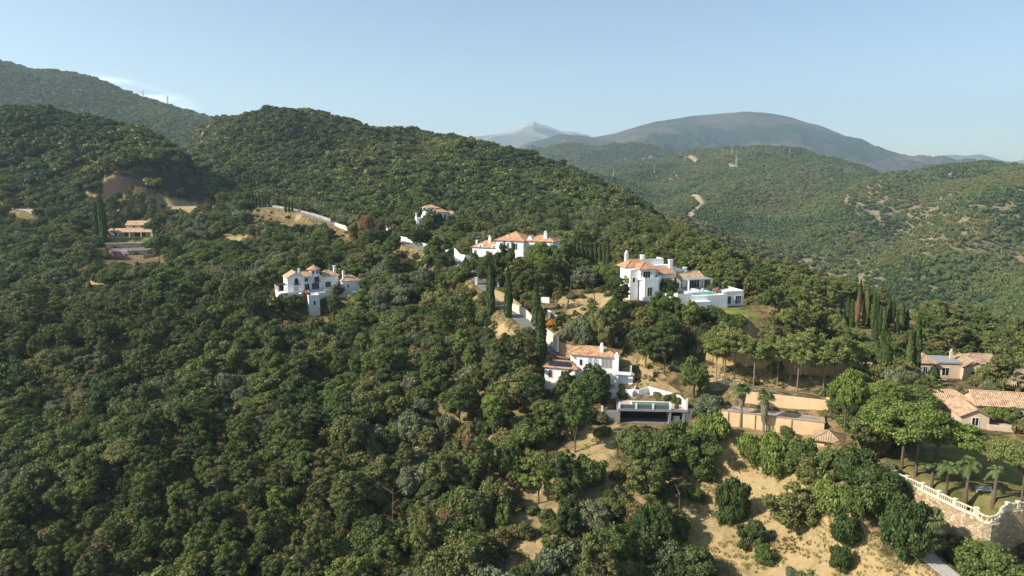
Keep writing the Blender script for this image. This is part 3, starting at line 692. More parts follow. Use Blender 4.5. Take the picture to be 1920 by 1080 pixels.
# 5: arched villa on the road
h = House('villa', 'white villa with red-brown hip roof, twin arches and solar panels beside the road bend', 'villa', O5, T5)
h.wall(0, 8.2, 0, 5, -3.2, 3.7); h.hip(0, 8.6, 0, 5, 3.7, 1.3, .45, 'tile')
mb = MB(); sl = 1.3 / 2.95
for k in range(6):
    a = 1.0 + k * 1.05
    q = [(a, .1), (a + .98, .1), (a + .98, 2.0), (a, 2.0)]
    vs = [(x, y, 3.72 + (y + .45) * sl + .06) for x, y in q] + [(x, y, 3.72 + (y + .45) * sl + .12) for x, y in q]
    mb.add(vs, [(0, 3, 2, 1), (4, 5, 6, 7), (0, 1, 5, 4), (1, 2, 6, 5), (2, 3, 7, 6), (3, 0, 4, 7)])
h.part('solar_panels', mb, 'solar', h.roof)
for k in (1.6, 5.0): h.win('F', 0, k, 0.8, 1.1, 2.2, True, m='wood')
h.wall(4.2, 12, -2.6, -0.003, -3.6, 0.4); h.parapet([(4.3, -2.5), (11.9, -2.5)], .403, .7)
for k in (5.6, 8.2): h.win('F', -2.6, k, -2.6, 1.0, 2.0, True)
h.wall(8.203, 18.7, 2, 9, -2, 7.2); h.wall(6.2, 8.2, 3.4, 9, 3.703, 7.1); h.hip(6.2, 18.7, 2, 9, 7.2, 1.55, .55, 'tile'); h.chimney(14.6, 3.6, 7.8, 9.4, .9)
mb = MB(); mb.box(18.95, 1.75, -1, 1.0, 1.0, 8.6); mb.box(18.95, 1.75, 7.603, 1.3, 1.3, .2); h.part('corner_turret', mb, 'white')
mb = MB(); mb.lathe([(.55, 0), (.5, .35), (.15, .8)], 18.95, 1.75, 7.803, 8); h.part('turret_cap', mb, 'white')
for k in (11.9, 13.4): h.win('F', 2, k, 4.1, 1.1, 2.4, True, m='shutter')
h.win('F', 2, 16.3, 4.1, 2.8, 2.4, m='greyplaster'); h.win('F', 2, 9.4, 4.3, .7, 1.6)
for k in (10.5, 13.5, 16.5): h.win('F', 2, k, .3, 1.5, 2.2, True, name='door')
h.wall(18.703, 23, 3, 8, -2, 2.7); h.hip(19.2, 23, 3, 8, 2.7, 1.1, .45, 'tile_old'); h.parapet([(18.6, 1.0), (22.6, 1.4)], 2.9, .8); h.chimney(22.3, 3.6, 3, 4.8, .5, 'flat')
h.wall(9, 24, -4.2, 1.9, -4, -0.6, label='front terrace of the arched villa')
mb = MB(); mb.bx(9.2, 23.8, -4.0, 1.9, -0.597, -0.55); h.part('terrace_paving', mb, 'paving'); h.parapet([(9.1, -4.1), (23.9, -4.1), (23.9, 1.8)], -0.597, .7)

# pool deck with the open garage under it
h = House('pool_terrace', 'grey pool deck over a dark open garage below the arched white villa', 'pool terrace', O55, T55, 'greyplaster')
mb = MB(); mb.bx(-0.3, 16.3, 0, 11, 2.9, 3.45); h.part('deck_slab', mb, 'greyplaster')
mb = MB(); mb.bx(.2, 15.8, .9, 10.8, 3.453, 3.5); h.part('deck_paving', mb, 'paving')
h.wall(-0.3, 0.3, .1, 10, -1.2, 2.897); h.wall(11.9, 12.4, .1, 4, -1.2, 2.897); h.wall(15.2, 15.8, .1, 10, -1.2, 2.897); h.wall(.3, 15.2, 4.2, 4.6, -1.2, 2.897, 'garage_shade'); mb = MB(); mb.bx(.3, 15.2, .3, 6.5, -.35, -.2); h.part('garage_floor', mb, 'asphalt')
mb = MB(); mb.box(13.9, 1.6, -.2, 1.6, .1, 1.6); mb.box(13.9, 1.5, .1, 1.2, .06, 1.0); h.part('garage_gate', mb, 'trim')
pts = [(16.3 + 3.6 * math.sin(t), 0.3 + 5.6 * (1 - math.cos(t))) for t in [k * math.pi / 12 for k in range(8)]]
h.parapet(pts, -1.5, 5.2, .4, 'greyplaster', 'curved_wall')
for k in (-4, 0.1, 4.1, 8.1, 12.1): 
    mb = MB(); mb.box(k, .2, 3.453 if k > -1 else 2.6, .42, .42, 1.35); h.part('post', mb, 'trim')
mb = MB(); mb.bx(15.8, 16.25, .1, .55, 3.453, 6.2); h.part('post', mb, 'trim')
mb = MB()
for k in (0.1, 4.1, 8.1): mb.bx(k + .25, k + 3.75, .17, .21, 3.5, 4.5)
h.part('glass_railing', mb, 'poolglass')
mb = MB(); mb.bx(3.5, 12.6, 2.6, 5.2, 3.505, 3.54); h.part('swimming_pool', mb, 'pool_grey')
mb = MB()
for a, b, c_, d in ((3.1, 13, 2.3, 2.6), (3.1, 13, 5.2, 5.5), (3.1, 3.5, 2.6, 5.2), (12.6, 13, 2.6, 5.2)): mb.bx(a, b, c_, d, 3.503, 3.62)
h.part('pool_edge', mb, 'trim')
h.wall(-6.5, -0.303, 0.2, .6, -2.5, 2.6, 'greyplaster'); 
h.parapet([(16.0, .8), (15.2, 6), (8.6, 12.6)], 3.0, 2.2, .35, 'white', 'perimeter_wall')
h.parapet([(8.4, 12.6), (5.8, 10.4), (0.5, 10.4), (-1.4, 9.2)], 3.0, 2.0, .3, 'white', 'perimeter_wall')
for x, y, q in ((6.9, 7.4, .5), (8.4, 7.9, .2)):
    lounger(loc_of(O55, T55, x, y, 3.5), q, 'yellow lounger beside the grey-green pool above the garage' + (', nearer the wall corner' if q == .2 else ', nearer the villa'), 'tile_pale')

# 6: tan country house far left
h = House('country_house', 'tan two-storey country house with tile veranda above a bright lawn', 'house', O6, T6, 'cream')
h.wall(0, 25, 1.5, 10, -1, 3.0); h.lean(-.4, 25.4, -1.6, 4, 2.75, 4.6, 'tile_pale'); h.wall(8.5, 22.5, 4, 10, 3.003, 6.4); h.hip(8.5, 22.5, 4, 10, 6.4, 2.3, .5, 'tile_pale', 'x', True)
for k in (13, 17.2): h.win('F', 4, k, 4.9, 1.3, 1.1)
h.win('F', 1.5, 10, .05, 3, 2.4, name='door'); h.win('F', 1.5, 17, .05, 6, 2.4, name='door'); h.win('F', 1.5, 3.5, .3, 1.6, 1.8)
for k in (-.1, 6, 12.5, 19, 25.1): h.column(k, -1.2, -1, 2.7, .5 if k < 25 else 1.0, 'cream')
h.chimney(20, 8.5, 7.6, 9.6, .8, 'flat')

# 7: peach villa at the right
h = House('villa', 'peach villa with white-edged gable, shuttered balcony and long tile roof behind cypresses', 'villa', O7, T7, 'pinkish')
h.wall(0, 4.6, 0, 8, -2, 4.3); h.hip(0, 4.6, 0, 8, 4.3, 1.9, .4, 'tile_old', 'y'); h.win('F', 0, 2, 1.2, 1.1, 2.0)
h.wall(4.603, 11.5, .8, 8, -2, 4.2); mb = MB(); mb.bx(4.5, 11.5, .5, 8, 4.203, 4.6); h.part('flat_roof', mb, 'greymetal'); h.win('F', .8, 7.6, .7, 1.8, 2.2, fr='trim')
h.wall(11.503, 17.2, -1, 8, -2, 3.7); h.hip(11.5, 17.2, -1, 8, 3.7, 1.7, .4, 'tile_old', 'y', True); h.win('F', -1, 14.5, .4, 2.4, 2.2, name='door', rail=True, shutters='shutter')
h.wall(17.203, 25, 3, 10, -2, 3.9); h.hip(13, 25, 3, 10, 3.9, 2.0, .4, 'tile_old', 'x'); h.chimney(10.6, 5, 4.6, 6.4, .7); h.win('F', 3, 18.6, 1.4, .8, 1.2, True); h.win('F', 3, 21, 1.4, .8, 1.2, True)
h.wall(4.6, 11.4, -2.5, .797, -3, -.4); h.parapet([(4.7, -2.4), (11.3, -2.4)], -.397, .9)

# 8: near peach house with long roofs, right edge
h = House('house', 'low peach house with long striped tile roofs and a walled courtyard at the right edge', 'house', O8, T8, 'pinkish')
h.wall(0, 22, 0, 7, -1.5, 3.2); h.hip(0, 22, 0, 7, 3.2, 2.2, .5, 'tile_pale', 'x', True)
for k in (4, 9, 15): h.win('F', 0, k, .5, 1.2, 1.8)
# wing towards the camera
wx = loc_of(O8, T8, -5.5, 6, 0)
h.wall(-9.5, -.003, 2.6, 8, -1.5, 3.0); h.hip(-9.5, 0, 2.6, 8, 3.0, 1.6, .5, 'tile_pale')
h.wall(-5.5, -.203, -6.5, 2.597, -1.5, 2.6); h.hip(-5.5, -.2, -6.5, 2.597, 2.6, 1.6, .45, 'tile_pale', 'y', True)
h.win('R', -.2, -4, .05, 1.5, 2.2, name='door'); h.win('R', -.2, -1, .05, 1.5, 2.2, name='door'); h.win('F', -6.5, -2.8, .6, 1.2, 1.7)
h.parapet([(-.2, -6.7), (8, -7.4), (14, -7.4)], -1.2, 2.3, .35, 'pinkish', 'courtyard_wall')
mb = MB(); mb.bx(-.1, 14, -7, -.1, -.2, .06); h.part('courtyard_paving', mb, 'paving')
h.wall(7, 16, -13, -8, -3, 0.2); h.hip(7, 16, -13, -8, .2, 1.3, .4, 'tile_pale'); h.wall(0, 6.997, -12, -8, -3.5, -1.6); h.parapet([(0.1, -11.9), (6.9, -11.9)], -1.597, .8)

# 9: flat-roofed ochre store under the retaining wall, with its tiled pavilion
h = House('storehouse', 'long ochre flat-roofed storehouse with stained concrete roof behind two fan palms', 'storehouse', O9, T9, 'ochre')
h.wall(0, 21.5, 0, .4, -1.2, 3.3); h.wall(0, .4, .403, 5.4, -1.2, 3.3); h.wall(21.1, 21.5, .403, 5.4, -1.2, 3.3)
mb = MB(); mb.bx(.4, 21.1, .4, 5.5, 2.6, 3.0); h.part('flat_roof', mb, 'concrete')
for k in (1.2, 7, 9.4, 14.6): 
    mb = MB(); mb.box(k, -.12, -1.2, .55, .24, 4.4); h.part('pilaster', mb, 'ochre')
mb = MB(); mb.bx(-.15, 21.65, -.15, .45, 3.303, 3.4); mb.bx(21.05, 21.65, .45, 5.4, 3.303, 3.4); h.part('coping', mb, 'tile_old')
h.wall(3.5, 22, 5.5, 6.1, -1, 6.6, 'ochre', 'tall plain back wall')
mb = MB(); mb.box(22.15, 5.8, -1, .5, 1.0, 8.0); mb.box(22.15, 5.8, 7.003, .7, 1.2, .2); h.part('gate_post', mb, 'ochre')
h = House('garden_kiosk', 'small square kiosk with old pyramid tile roof at the storehouse corner', 'kiosk', loc_of(O9, T9, 22.0, -5.2, -.6), R(-28), 'ochre')
h.wall(-2.2, 2.2, -2.2, 2.2, -1.2, 2.6); h.hip(-2.2, 2.2, -2.2, 2.2, 2.6, 1.5, .7, 'tile_old'); h.win('R', 2.2, 0, .05, 1.2, 2.1, name='door', m='wood'); h.win('F', -2.2, 0, .9, .9, 1.0)

# garden parasols seen between the trees
for px_, py_, Y_, lab_ in ((497, 500, 300, 'bright blue parasol open among the trees above and left of the oak-wood villa'), (664, 560, 236, 'pale blue parasol beside the right wing of the oak-wood villa')):
    q_ = ground(px_, py_, 200); r_ = thing('parasol', lab_, 'parasol', q_); mb = MB(); mb.tube([(0, 0, -.3), (0, 0, 2.6)], .05, 5); mb.build('pole', M['trim'], r_); mb = MB(); mb.lathe([(2.0, 2.25), (1.95, 2.3), (1.0, 2.65), (.05, 2.95)], 0, 0, 0, 8); mb.build('canopy', M['blue'], r_)
# ================================================================ LAND COVER (world polygons) and terrain mesh
def WP(L, ymin=70.0): return [tuple(ground(a, b, ymin)[:2]) for a, b in L]
DRY = [WP(L, m) for L, m in [
 ([(1275,830),(1330,815),(1400,835),(1500,880),(1560,905),(1600,955),(1650,985),(1650,1040),(1730,1065),(1790,1110),(1240,1110),(1270,1000),(1290,930)], 80),
 ([(740,830),(800,845),(800,870),(740,860)], 80), ([(860,840),(960,850),(940,880),(860,870)], 80), ([(900,890),(960,905),(950,935),(905,925)], 80),
 ([(920,980),(1000,990),(1090,1020),(1060,1060),(960,1030)], 80), ([(1090,810),(1170,800),(1150,880),(1100,880)], 80),
 ([(740,485),(790,485),(810,530),(780,560),(750,540)], 200), ([(915,595),(955,600),(960,635),(920,625)], 170),
 ([(1040,555),(1200,545),(1180,600),(1220,640),(1080,620)], 170), ([(1270,600),(1330,600),(1420,625),(1400,650),(1290,660)], 160),
 ([(1130,655),(1200,660),(1260,700),(1290,740),(1220,735),(1160,690)], 160),
 ([(1310,635),(1660,680),(1660,730),(1320,725)], 150), ([(290,384),(400,384),(400,392),(290,392)], 380),
 ([(400,441),(465,443),(460,452),(405,452)], 300), ([(150,530),(220,520),(210,550),(150,560)], 200), ([(330,540),(390,535),(380,550),(330,555)], 200),
 ([(460,560),(520,560),(540,610),(470,600)], 200), ([(1480,620),(1530,600),(1560,640),(1500,650)], 160)]]
LAWN = [WP([(1355, 575), (1430, 590), (1420, 608), (1350, 596)], 170), WP([(200, 443), (290, 443), (290, 456), (205, 456)], 330)]
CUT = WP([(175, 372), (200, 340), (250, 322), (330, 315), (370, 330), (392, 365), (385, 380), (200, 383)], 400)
GARDEN = [(p.x, p.y) for p in GARD] + [(P(2100, 840, 120).x, 129), (P(1700, 860, 120).x, 127)]
ROCK = [WP([(1110, 600), (1180, 610), (1180, 640), (1110, 630)], 170)]
def cover(x, y):
    x = np.asarray(x, float); y = np.asarray(y, float)
    wx = x + 2.5 * (vnoise(x / 5, y / 5, 31) - .5) * 2; wy = y + 2.5 * (vnoise(x / 5, y / 5, 32) - .5) * 2
    dry = np.zeros(x.shape); 
    for p in DRY: dry = np.maximum(dry, inpoly(wx, wy, p).astype(float))
    lawn = np.zeros(x.shape)
    for p in LAWN: lawn = np.maximum(lawn, inpoly(x, y, p).astype(float))
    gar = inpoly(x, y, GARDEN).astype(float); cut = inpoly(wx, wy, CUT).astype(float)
    return dry, lawn, gar, cut
def grid_mesh(name, X, Y, Z, mat, attrs=None):
    n0, n1 = X.shape; co = np.stack([X, Y, Z], -1).reshape(-1, 3).astype(np.float32)
    i = np.arange(n0 * n1).reshape(n0, n1); q = np.stack([i[:-1, :-1], i[:-1, 1:], i[1:, 1:], i[1:, :-1]], -1).reshape(-1, 4)
    me = bpy.data.meshes.new(name); me.vertices.add(len(co)); me.vertices.foreach_set('co', co.ravel())
    me.loops.add(q.size); me.loops.foreach_set('vertex_index', q.ravel().astype(np.int32))
    me.polygons.add(len(q)); me.polygons.foreach_set('loop_start', np.arange(0, q.size, 4, dtype=np.int32)); me.polygons.foreach_set('loop_total', np.full(len(q), 4, np.int32))
    me.polygons.foreach_set('use_smooth', np.ones(len(q), bool)); me.update(calc_edges=True)
    for k, a in (attrs or {}).items():
        at = me.attributes.new(k, 'FLOAT', 'POINT'); at.data.foreach_set('value', a.ravel().astype(np.float32))
    me.materials.append(mat); o = bpy.data.objects.new(name, me); C.objects.link(o); return o
def attr(n, name):
    a = n.nodes.new('ShaderNodeAttribute'); a.attribute_name = name; return a.outputs['Fac']
m, n, b = new_mat('hillside_ground'); v = coord(n)
n1 = noise(n, 0.06, 6, 0.65, v); n2 = noise(n, 0.6, 6, 0.7, v); n3 = noise(n, 4.0, 4, 0.7, v)
scrub = ramp(n, n2, [(0.33, (0.045, 0.052, 0.018)), (0.47, (0.11, 0.095, 0.04)), (0.62, (0.30, 0.19, 0.10))])
dryc = ramp(n, n2, [(0.26, (0.17, 0.18, 0.075)), (0.40, (0.33, 0.25, 0.115)), (0.55, (0.47, 0.335, 0.17)), (0.66, (0.40, 0.265, 0.14)), (0.78, (0.26, 0.165, 0.09))])
dryc = mix(n, ramp(n, n3, [(0.4, (0, 0, 0)), (0.75, (0.45, 0.45, 0.45))]), dryc, (0.20, 0.15, 0.07))
dryc = mix(n, ramp(n, noise(n, 0.22, 5, 0.7, v), [(0.52, (0, 0, 0)), (0.68, (.6, .6, .6))]), dryc, (0.16, 0.17, 0.06))
col = mix(n, attr(n, 'dry'), scrub, dryc)
lawnc = ramp(n, n2, [(0.3, (0.11, 0.15, 0.03)), (0.7, (0.21, 0.23, 0.055))]); col = mix(n, attr(n, 'lawn'), col, lawnc)
gard = ramp(n, n2, [(0.35, (0.10, 0.115, 0.03)), (0.65, (0.24, 0.20, 0.085))]); col = mix(n, attr(n, 'garden'), col, gard)
cutc = ramp(n, n2, [(0.35, (0.028, 0.026, 0.018)), (0.5, (0.045, 0.034, 0.028)), (0.7, (0.075, 0.052, 0.04))]); col = mix(n, attr(n, 'cut'), col, cutc)  # dark reddish rock, its colour lowered further to stand in for shade
n.links.new(col, b.inputs[0]); b.inputs['Roughness'].default_value = 1.0; b.inputs['Specular IOR Level'].default_value = 0.05; bump(n, b, n3, 0.25)
M['ground'] = m
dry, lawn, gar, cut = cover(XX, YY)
far_dry = np.clip((fbm(XX / 60, YY / 60, 4, 77) - 0.25) * 3, 0, 1) * (YY > 430)
dry2 = np.maximum(dry, np.maximum(far_dry * .6, np.clip((fbm(XX / 18, YY / 18, 3, 41) - 0.28) * 3, 0, 0.9) * (YY < 430)))
OPEN = WP([(690,790),(1150,795),(1290,850),(1290,1095),(760,1095),(670,920)], 90)
dry2 = np.maximum(dry2, inpoly(XX, YY, OPEN) * np.clip((fbm(XX / 8, YY / 8, 4, 47) - .02) * 3, 0, .8) * (dry < .5)); dry2 = np.where(dry > .5, np.maximum(dry2, .95), dry2)
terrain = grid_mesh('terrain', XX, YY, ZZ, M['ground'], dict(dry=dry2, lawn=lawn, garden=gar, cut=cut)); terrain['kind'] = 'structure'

# roads and paths
strip('road', RD_MAIN, 2.4, 'asphalt', 0.05)
strip('lane', RD_LEFT, 2.8, 'paleroad', 0.05)
strip('footpath', RD_PATH, 1.3, 'paleroad', 0.05)
strip('farm_track', TRACK, 1.0, 'paleroad', 0.05)

# ================================================================ WALLS along the road and gardens
wallrun('retaining_wall', 'yellow stone wall above the road, the stretch below the two slim cypresses', 'wall', [(926, 556, 219), (945, 568, 213), (965, 580, 208), (978, 588, 205.5)], [2.4, 3.0, 3.0, 2.4], .6, 'stone_fine')
wallrun('retaining_wall', 'beige stepped roadside wall in short panels between the cypresses', 'wall', [(955, 576, 209), (985, 592, 204), (1000, 602, 201)], [1.6, 2.2, 1.2], .5, 'cream')
wallrun('roadside_wall', 'tall smooth beige wall ending in a square pier at the road bend', 'wall', [(1014, 620, 194.5), (1028, 634, 190), (1046, 650, 185)], [1.6, 2.3, 2.7], .6, 'cream')
wallrun('retaining_wall', 'yellow stone wall behind the arched villa roof', 'wall', [(1048, 652, 186), (1075, 664, 184), (1105, 672, 183)], [1.8, 2.4, 1.8], .6, 'stone_fine')
wallrun('retaining_wall', 'yellow stone retaining wall stepping down right of the arched villa', 'wall', [(1150, 684, 178), (1180, 694, 176), (1225, 712, 171)], [2.0, 2.5, 2.0], .6, 'stone_fine')
wallrun('retaining_wall', 'yellow stone wall above the white pool wall corner', 'wall', [(1220, 728, 170), (1255, 738, 168), (1288, 752, 165)], [1.8, 2.2, 1.2], .6, 'stone_fine')
wallrun('garden_wall', 'white boundary wall along the road below the hilltop villa', 'wall', [(750, 450, 314), (775, 457, 305), (806, 467, 290)], [1.8, 2.0, 1.6], .35, 'white')
wallrun('garden_wall', 'broad white wall at the gateway left of the long villa', 'wall', [(853, 486, 264), (862, 494, 257), (872, 497, 253), (884, 494, 254)], [4.2, 3.6, 3.8, 2.6], .5, 'white')
wallrun('garden_wall', 'low white wall segment beside the gateway', 'wall', [(836, 476, 274), (847, 483, 267)], 2.4, .4, 'white')
wallrun('garden_wall', 'white corner wall on the bank behind the tall cypress pair', 'wall', [(1000, 566, 216), (1008, 573, 213), (1030, 574, 212)], [2.8, 2.8, 2.8], .4, 'white')
wallrun('retaining_wall', 'brown stone terrace wall with white coping, upper of two below the long villa', 'wall', [(1060, 560, 226), (1090, 554, 230), (1135, 548, 234)], 1.7, .5, 'stone_fine', cope=.2)
wallrun('retaining_wall', 'low stone terrace wall with white coping, lower of two below the long villa', 'wall', [(1062, 571, 218), (1092, 568, 220), (1120, 560, 224), (1145, 556, 226)], 1.0, .5, 'stone_fine', cope=.3)
wallrun('retaining_wall', 'grey-brown stone wall with sloping white coping beside the orange flower bed', 'wall', [(1028, 592, 203), (1044, 603, 199), (1062, 608, 197)], 1.6, .5, 'darkstone', cope=.2)
wallrun('retaining_wall', 'long tall ochre retaining wall behind the row of slender pines', 'wall', [(1322, 700, 176), (1400, 712, 173), (1480, 722, 171.5), (1560, 728, 172), (1650, 726, 176)], [6.6, 6.8, 7.0, 6.8, 6.4], .8, 'ochre_deep', 2.5, cope=.25, capm='ochre')
wallrun('retaining_wall', 'dark slate wall under the lawn of the country house', 'wall', [(198, 463, 377), (270, 462, 377), (290, 458, 380)], [2.0, 2.0, 2.4], .5, 'darkstone', cope=.15)
wallrun('retaining_wall', 'lowest curved stone wall under the pink flowers of the country house', 'wall', [(172, 489, 352), (185, 492, 349), (220, 491, 349), (270, 489, 350), (304, 482, 356)], [2.8, 2.6, 3.0, 3.0, 2.0], .6, 'stone')
wallrun('terrace_wall', 'pale wall of the glass-fenced pool terrace at the country house', 'wall', [(188, 474, 362), (240, 476, 360), (275, 474, 362), (300, 468, 368)], 1.6, .5, 'greyplaster', cope=.12)
wallrun('garden_wall', 'short pale curved wall left of the country house cypress', 'wall', [(170, 450, 386), (176, 454, 382), (190, 455, 381)], 1.8, .4, 'cream')
None and wallrun('garden_wall', 'thin dark wall on the bank right of the pool villa trees', 'wall', [(1255, 655, 180), (1290, 656, 180), (1330, 664, 178)], 1.3, .3, 'greyplaster')
wallrun('gate_pier', 'pale stone pier standing alone under the fallen pine', 'pier', [(1153, 648, 187), (1157, 648, 187)], 2.4, .7, 'cream')
wallrun('roadside_parapet', 'long pale parapet edging the climbing road near the far cypress hedge', 'wall', [(500, 386, 434), (545, 393, 411), (590, 404, 388), (620, 414, 369)], 1.1, .4, 'concrete')
wallrun('roadside_parapet', 'pale parapet wall where the road bends behind the brown tree', 'wall', [(628, 424, 360), (648, 432, 350), (652, 440, 346)], [1.8, 2.4, 2.0], .5, 'cream')

# gateway across the road
for a_, b_, l_ in ((893, 534, 'white gate pillar on the left side of the climbing road'), (934, 541, 'white gate pillar on the right side of the climbing road')):
    q_ = P(a_, b_, 228); q_.z = float(gz(q_.x, q_.y)); r_ = thing('gate_pillar', l_, 'pillar', q_); mb = MB(); mb.box(0, 0, -1, .8, .8, 3.2); mb.build('shaft', M['white'], r_); mb = MB(); mb.box(0, 0, 2.203, 1.05, 1.05, .2); mb.build('cap', M['white'], r_)
ga, gb = P(896, 534, 228), P(931, 540, 228); ga.z = float(gz(ga.x, ga.y)) + .1; gb.z = float(gz(gb.x, gb.y)) + .1
r_ = thing('road_gate', 'low dark sliding gate between the white roadside pillars', 'gate', ga); mb = MB(); d_ = gb - ga
for k in range(15): q_ = d_ * (k / 14); mb.tube([q_, q_ + Vector((0, 0, 1.3))], .04, 4)
mb.build('bars', M['metal'], r_); mb = MB(); mb.tube([Vector((0, 0, 1.3)), d_ + Vector((0, 0, 1.3))], .06, 4); mb.tube([Vector((0, 0, .15)), d_ + Vector((0, 0, .15))], .08, 4); mb.build('rail', M['metal'], r_)
# parked car in the forecourt of the arched villa
M['carpaint'] = flat('grey_car_paint', (0.16, 0.165, 0.17), 0.3, 0.5); M['tyre'] = flat('tyre_rubber', (0.02, 0.02, 0.02), 0.9)
q_ = P(1184, 706, 176); q_.z = float(gz(q_.x, q_.y)) + .05; r_ = thing('parked_car', 'small grey car parked below the yellow stone wall beside the arched villa', 'car', q_, R(-35))
mb = MB(); prof = [(-2.1, .35), (-2.1, .85), (-1.95, .98), (-1.2, 1.02), (-.9, 1.05), (1.1, 1.02), (1.9, .9), (2.1, .7), (2.1, .35)]; n_ = len(prof)
mb.add([(x, -.85, z) for x, z in prof] + [(x, .85, z) for x, z in prof], [tuple(range(n_)), tuple(range(2 * n_ - 1, n_ - 1, -1))] + [(i, n_ + i, n_ + (i + 1) % n_, (i + 1) % n_) for i in range(n_)]); mb.build('body', M['carpaint'], r_)
mb = MB(); mb.add([(-1.7, -.76, 1.0), (1.15, -.76, 1.0), (1.15, .76, 1.0), (-1.7, .76, 1.0), (-1.3, -.62, 1.5), (.45, -.62, 1.5), (.45, .62, 1.5), (-1.3, .62, 1.5)], [(0, 1, 5, 4), (1, 2, 6, 5), (2, 3, 7, 6), (3, 0, 4, 7)]); mb.build('windows', M['glass'], r_)
mb = MB(); mb.box(-.42, 0, 1.503, 1.8, 1.28, .05); mb.build('roof', M['carpaint'], r_)
for x_ in (-1.3, 1.3):
    for y_ in (-.8, .8): mb = MB(); mb.tube([(x_, y_ - .1, .33), (x_, y_ + .1, .33)], .33, 12); mb.build('wheel', M['tyre'], r_)
# fences
def fence(name, label, pts, h, m, step=3.0, rails=3, r=0.05):
    P3 = [P(*q) for q in pts]; o = P3[0].copy(); root = thing(name, label, 'fence', o)
    rb = MB(); tot = 0
    for a, b in zip(P3[:-1], P3[1:]):
        d = b - a; k_ = max(1, int(d.length / step))
        for k in range(k_ + 1):
            q = a + d * k / k_ - o; mb = MB(); mb.box(q.x, q.y, q.z - .6, r * 2.4, r * 2.4, h + .65); mb.build('post', M[m], root)
        for k in range(rails): z = Vector((0, 0, h * (k + 1) / rails)); rb.tube([a - o + z, b - o + z], r, 4)
    rb.build('rail', M[m], root); return root
fence('fence', 'white three-rail fence on top of the ochre back wall', [(1340, 718, 160), (1400, 731, 157), (1470, 740, 155), (1536, 749, 153)], 1.1, 'fencegrey', 2.6, 3, .03)
fence('glass_fence', 'pale railing along the pool terrace of the country house', [(190, 470, 362), (240, 470, 360), (275, 468, 362)], 1.1, 'trim', 3, 2)
fence('fence', 'thin wire fence on the rocky bank left of the pool villa', [(1108, 612, 196), (1140, 620, 194), (1170, 634, 190)], 1.4, 'wood', 2.2, 2, .03)

# ================================================================ BALUSTRADE over the rubble wall
seg = [GARD[i].copy() for i in range(len(GARD))]
wallrun('retaining_wall', 'high curved rubble stone wall carrying the cream balustrade', 'wall', [q + Vector((0, 0, -9)) for q in seg], 8.75, 1.0, 'stone', 4)
root = thing('balustrade', 'cream cast-stone balustrade with square piers curving along the palm garden edge', 'balustrade', seg[0])
base = MB(); rail = MB(); o = seg[0]
allb = 0
bal = MB(); bal.lathe([(.10, 0), (.10, .06), (.05, .12), (.10, .3), (.06, .5), (.045, .62), (.09, .66), (.09, .72)], 0, 0, 0, 6)
balmesh = bal.build('baluster', M['balustrade'], root); bme = balmesh.data; bpy.data.objects.remove(balmesh)
pier = MB(); pier.box(0, 0, 0, .5, .5, 1.12); pier.box(0, 0, 1.123, .66, .66, .12); pm_ = pier.build('pier', M['balustrade'], root); pme = pm_.data; bpy.data.objects.remove(pm_)
restb = MB()
for i in range(len(seg) - 1):
    a, b = seg[i] - o, seg[i + 1] - o; d = b - a; L = d.length; ang = math.atan2(d.y, d.x); mid = (a + b) / 2
    base.box(mid.x, mid.y, -.25, L, .4, .33, ang); rail.box(mid.x, mid.y, .82, L, .34, .15, ang)
    if i in (0, 1, 2, 3, 4, 6, 13, 14, 15):
        q = bpy.data.objects.new('pier', pme); C.objects.link(q); q.parent = root; q.location = a; q.rotation_euler[2] = ang
    k_ = int(L / .34)
    for k in range(1, k_):
        q = a + d * k / k_
        if allb < 88 and (o + q).x / (o + q).y < 0.78:
            c = bpy.data.objects.new('baluster', bme); C.objects.link(c); c.parent = root; c.location = (q.x, q.y, .08); allb += 1
base.build('plinth', M['balustrade'], root); rail.build('handrail', M['balustrade'], root)
# bench under the palms
bp = P(1845, 925, 108); bp.z = GZ
r = thing('garden_bench', 'grey slatted bench in the shade of the palm garden', 'bench', bp, R(-8))
mb = MB()
for k in range(4): mb.box(0, -.2 + k * .14, .42, 2.6, .11, .05)
mb.build('seat', M['greymetal'], r); mb = MB()
for k in range(3): mb.box(0, .34, .55 + k * .14, 2.6, .05, .1)
mb.build('backrest', M['greymetal'], r)
for k in (-1.15, 1.15): mb = MB(); mb.box(k, .05, -.02, .1, .55, .44); mb.build('leg', M['greymetal'], r)

# ================================================================ PYLONS, POLES, SMALL THINGS
def pylon(loc, ht, label, group):
    r = thing('pylon', label, 'pylon', loc, rng.uniform(0, 1)); mb = MB(); ht *= .7; w_ = ht * .07
    for a, c in ((-1, -1), (1, -1), (1, 1), (-1, 1)): mb.tube([(a * w_, c * w_, -3), (a * w_ * .25, c * w_ * .25, ht * .7), (a * .3, c * .3, ht)], ht * .009, 4)
    for k in range(7):
        z0, z1 = ht * .1 * k, ht * .1 * (k + 1); s0 = w_ * (1 - .75 * z0 / (ht * .7)); s1 = w_ * (1 - .75 * z1 / (ht * .7))
        for sg in (-1, 1): mb.tube([(-s0, sg * s0, z0), (s1, sg * s1, z1)], ht * .007, 3); mb.tube([(sg * s0, -s0, z0), (sg * s1, s1, z1)], ht * .007, 3)
    mb.build('mast', M['greymetal'], r); mb = MB()
    for z in (.72, .83, .94): mb.tube([(-ht * .12, 0, ht * z), (ht * .12, 0, ht * z)], ht * .012, 4)
    mb.build('crossarm', M['greymetal'], r); r['group'] = group; return r
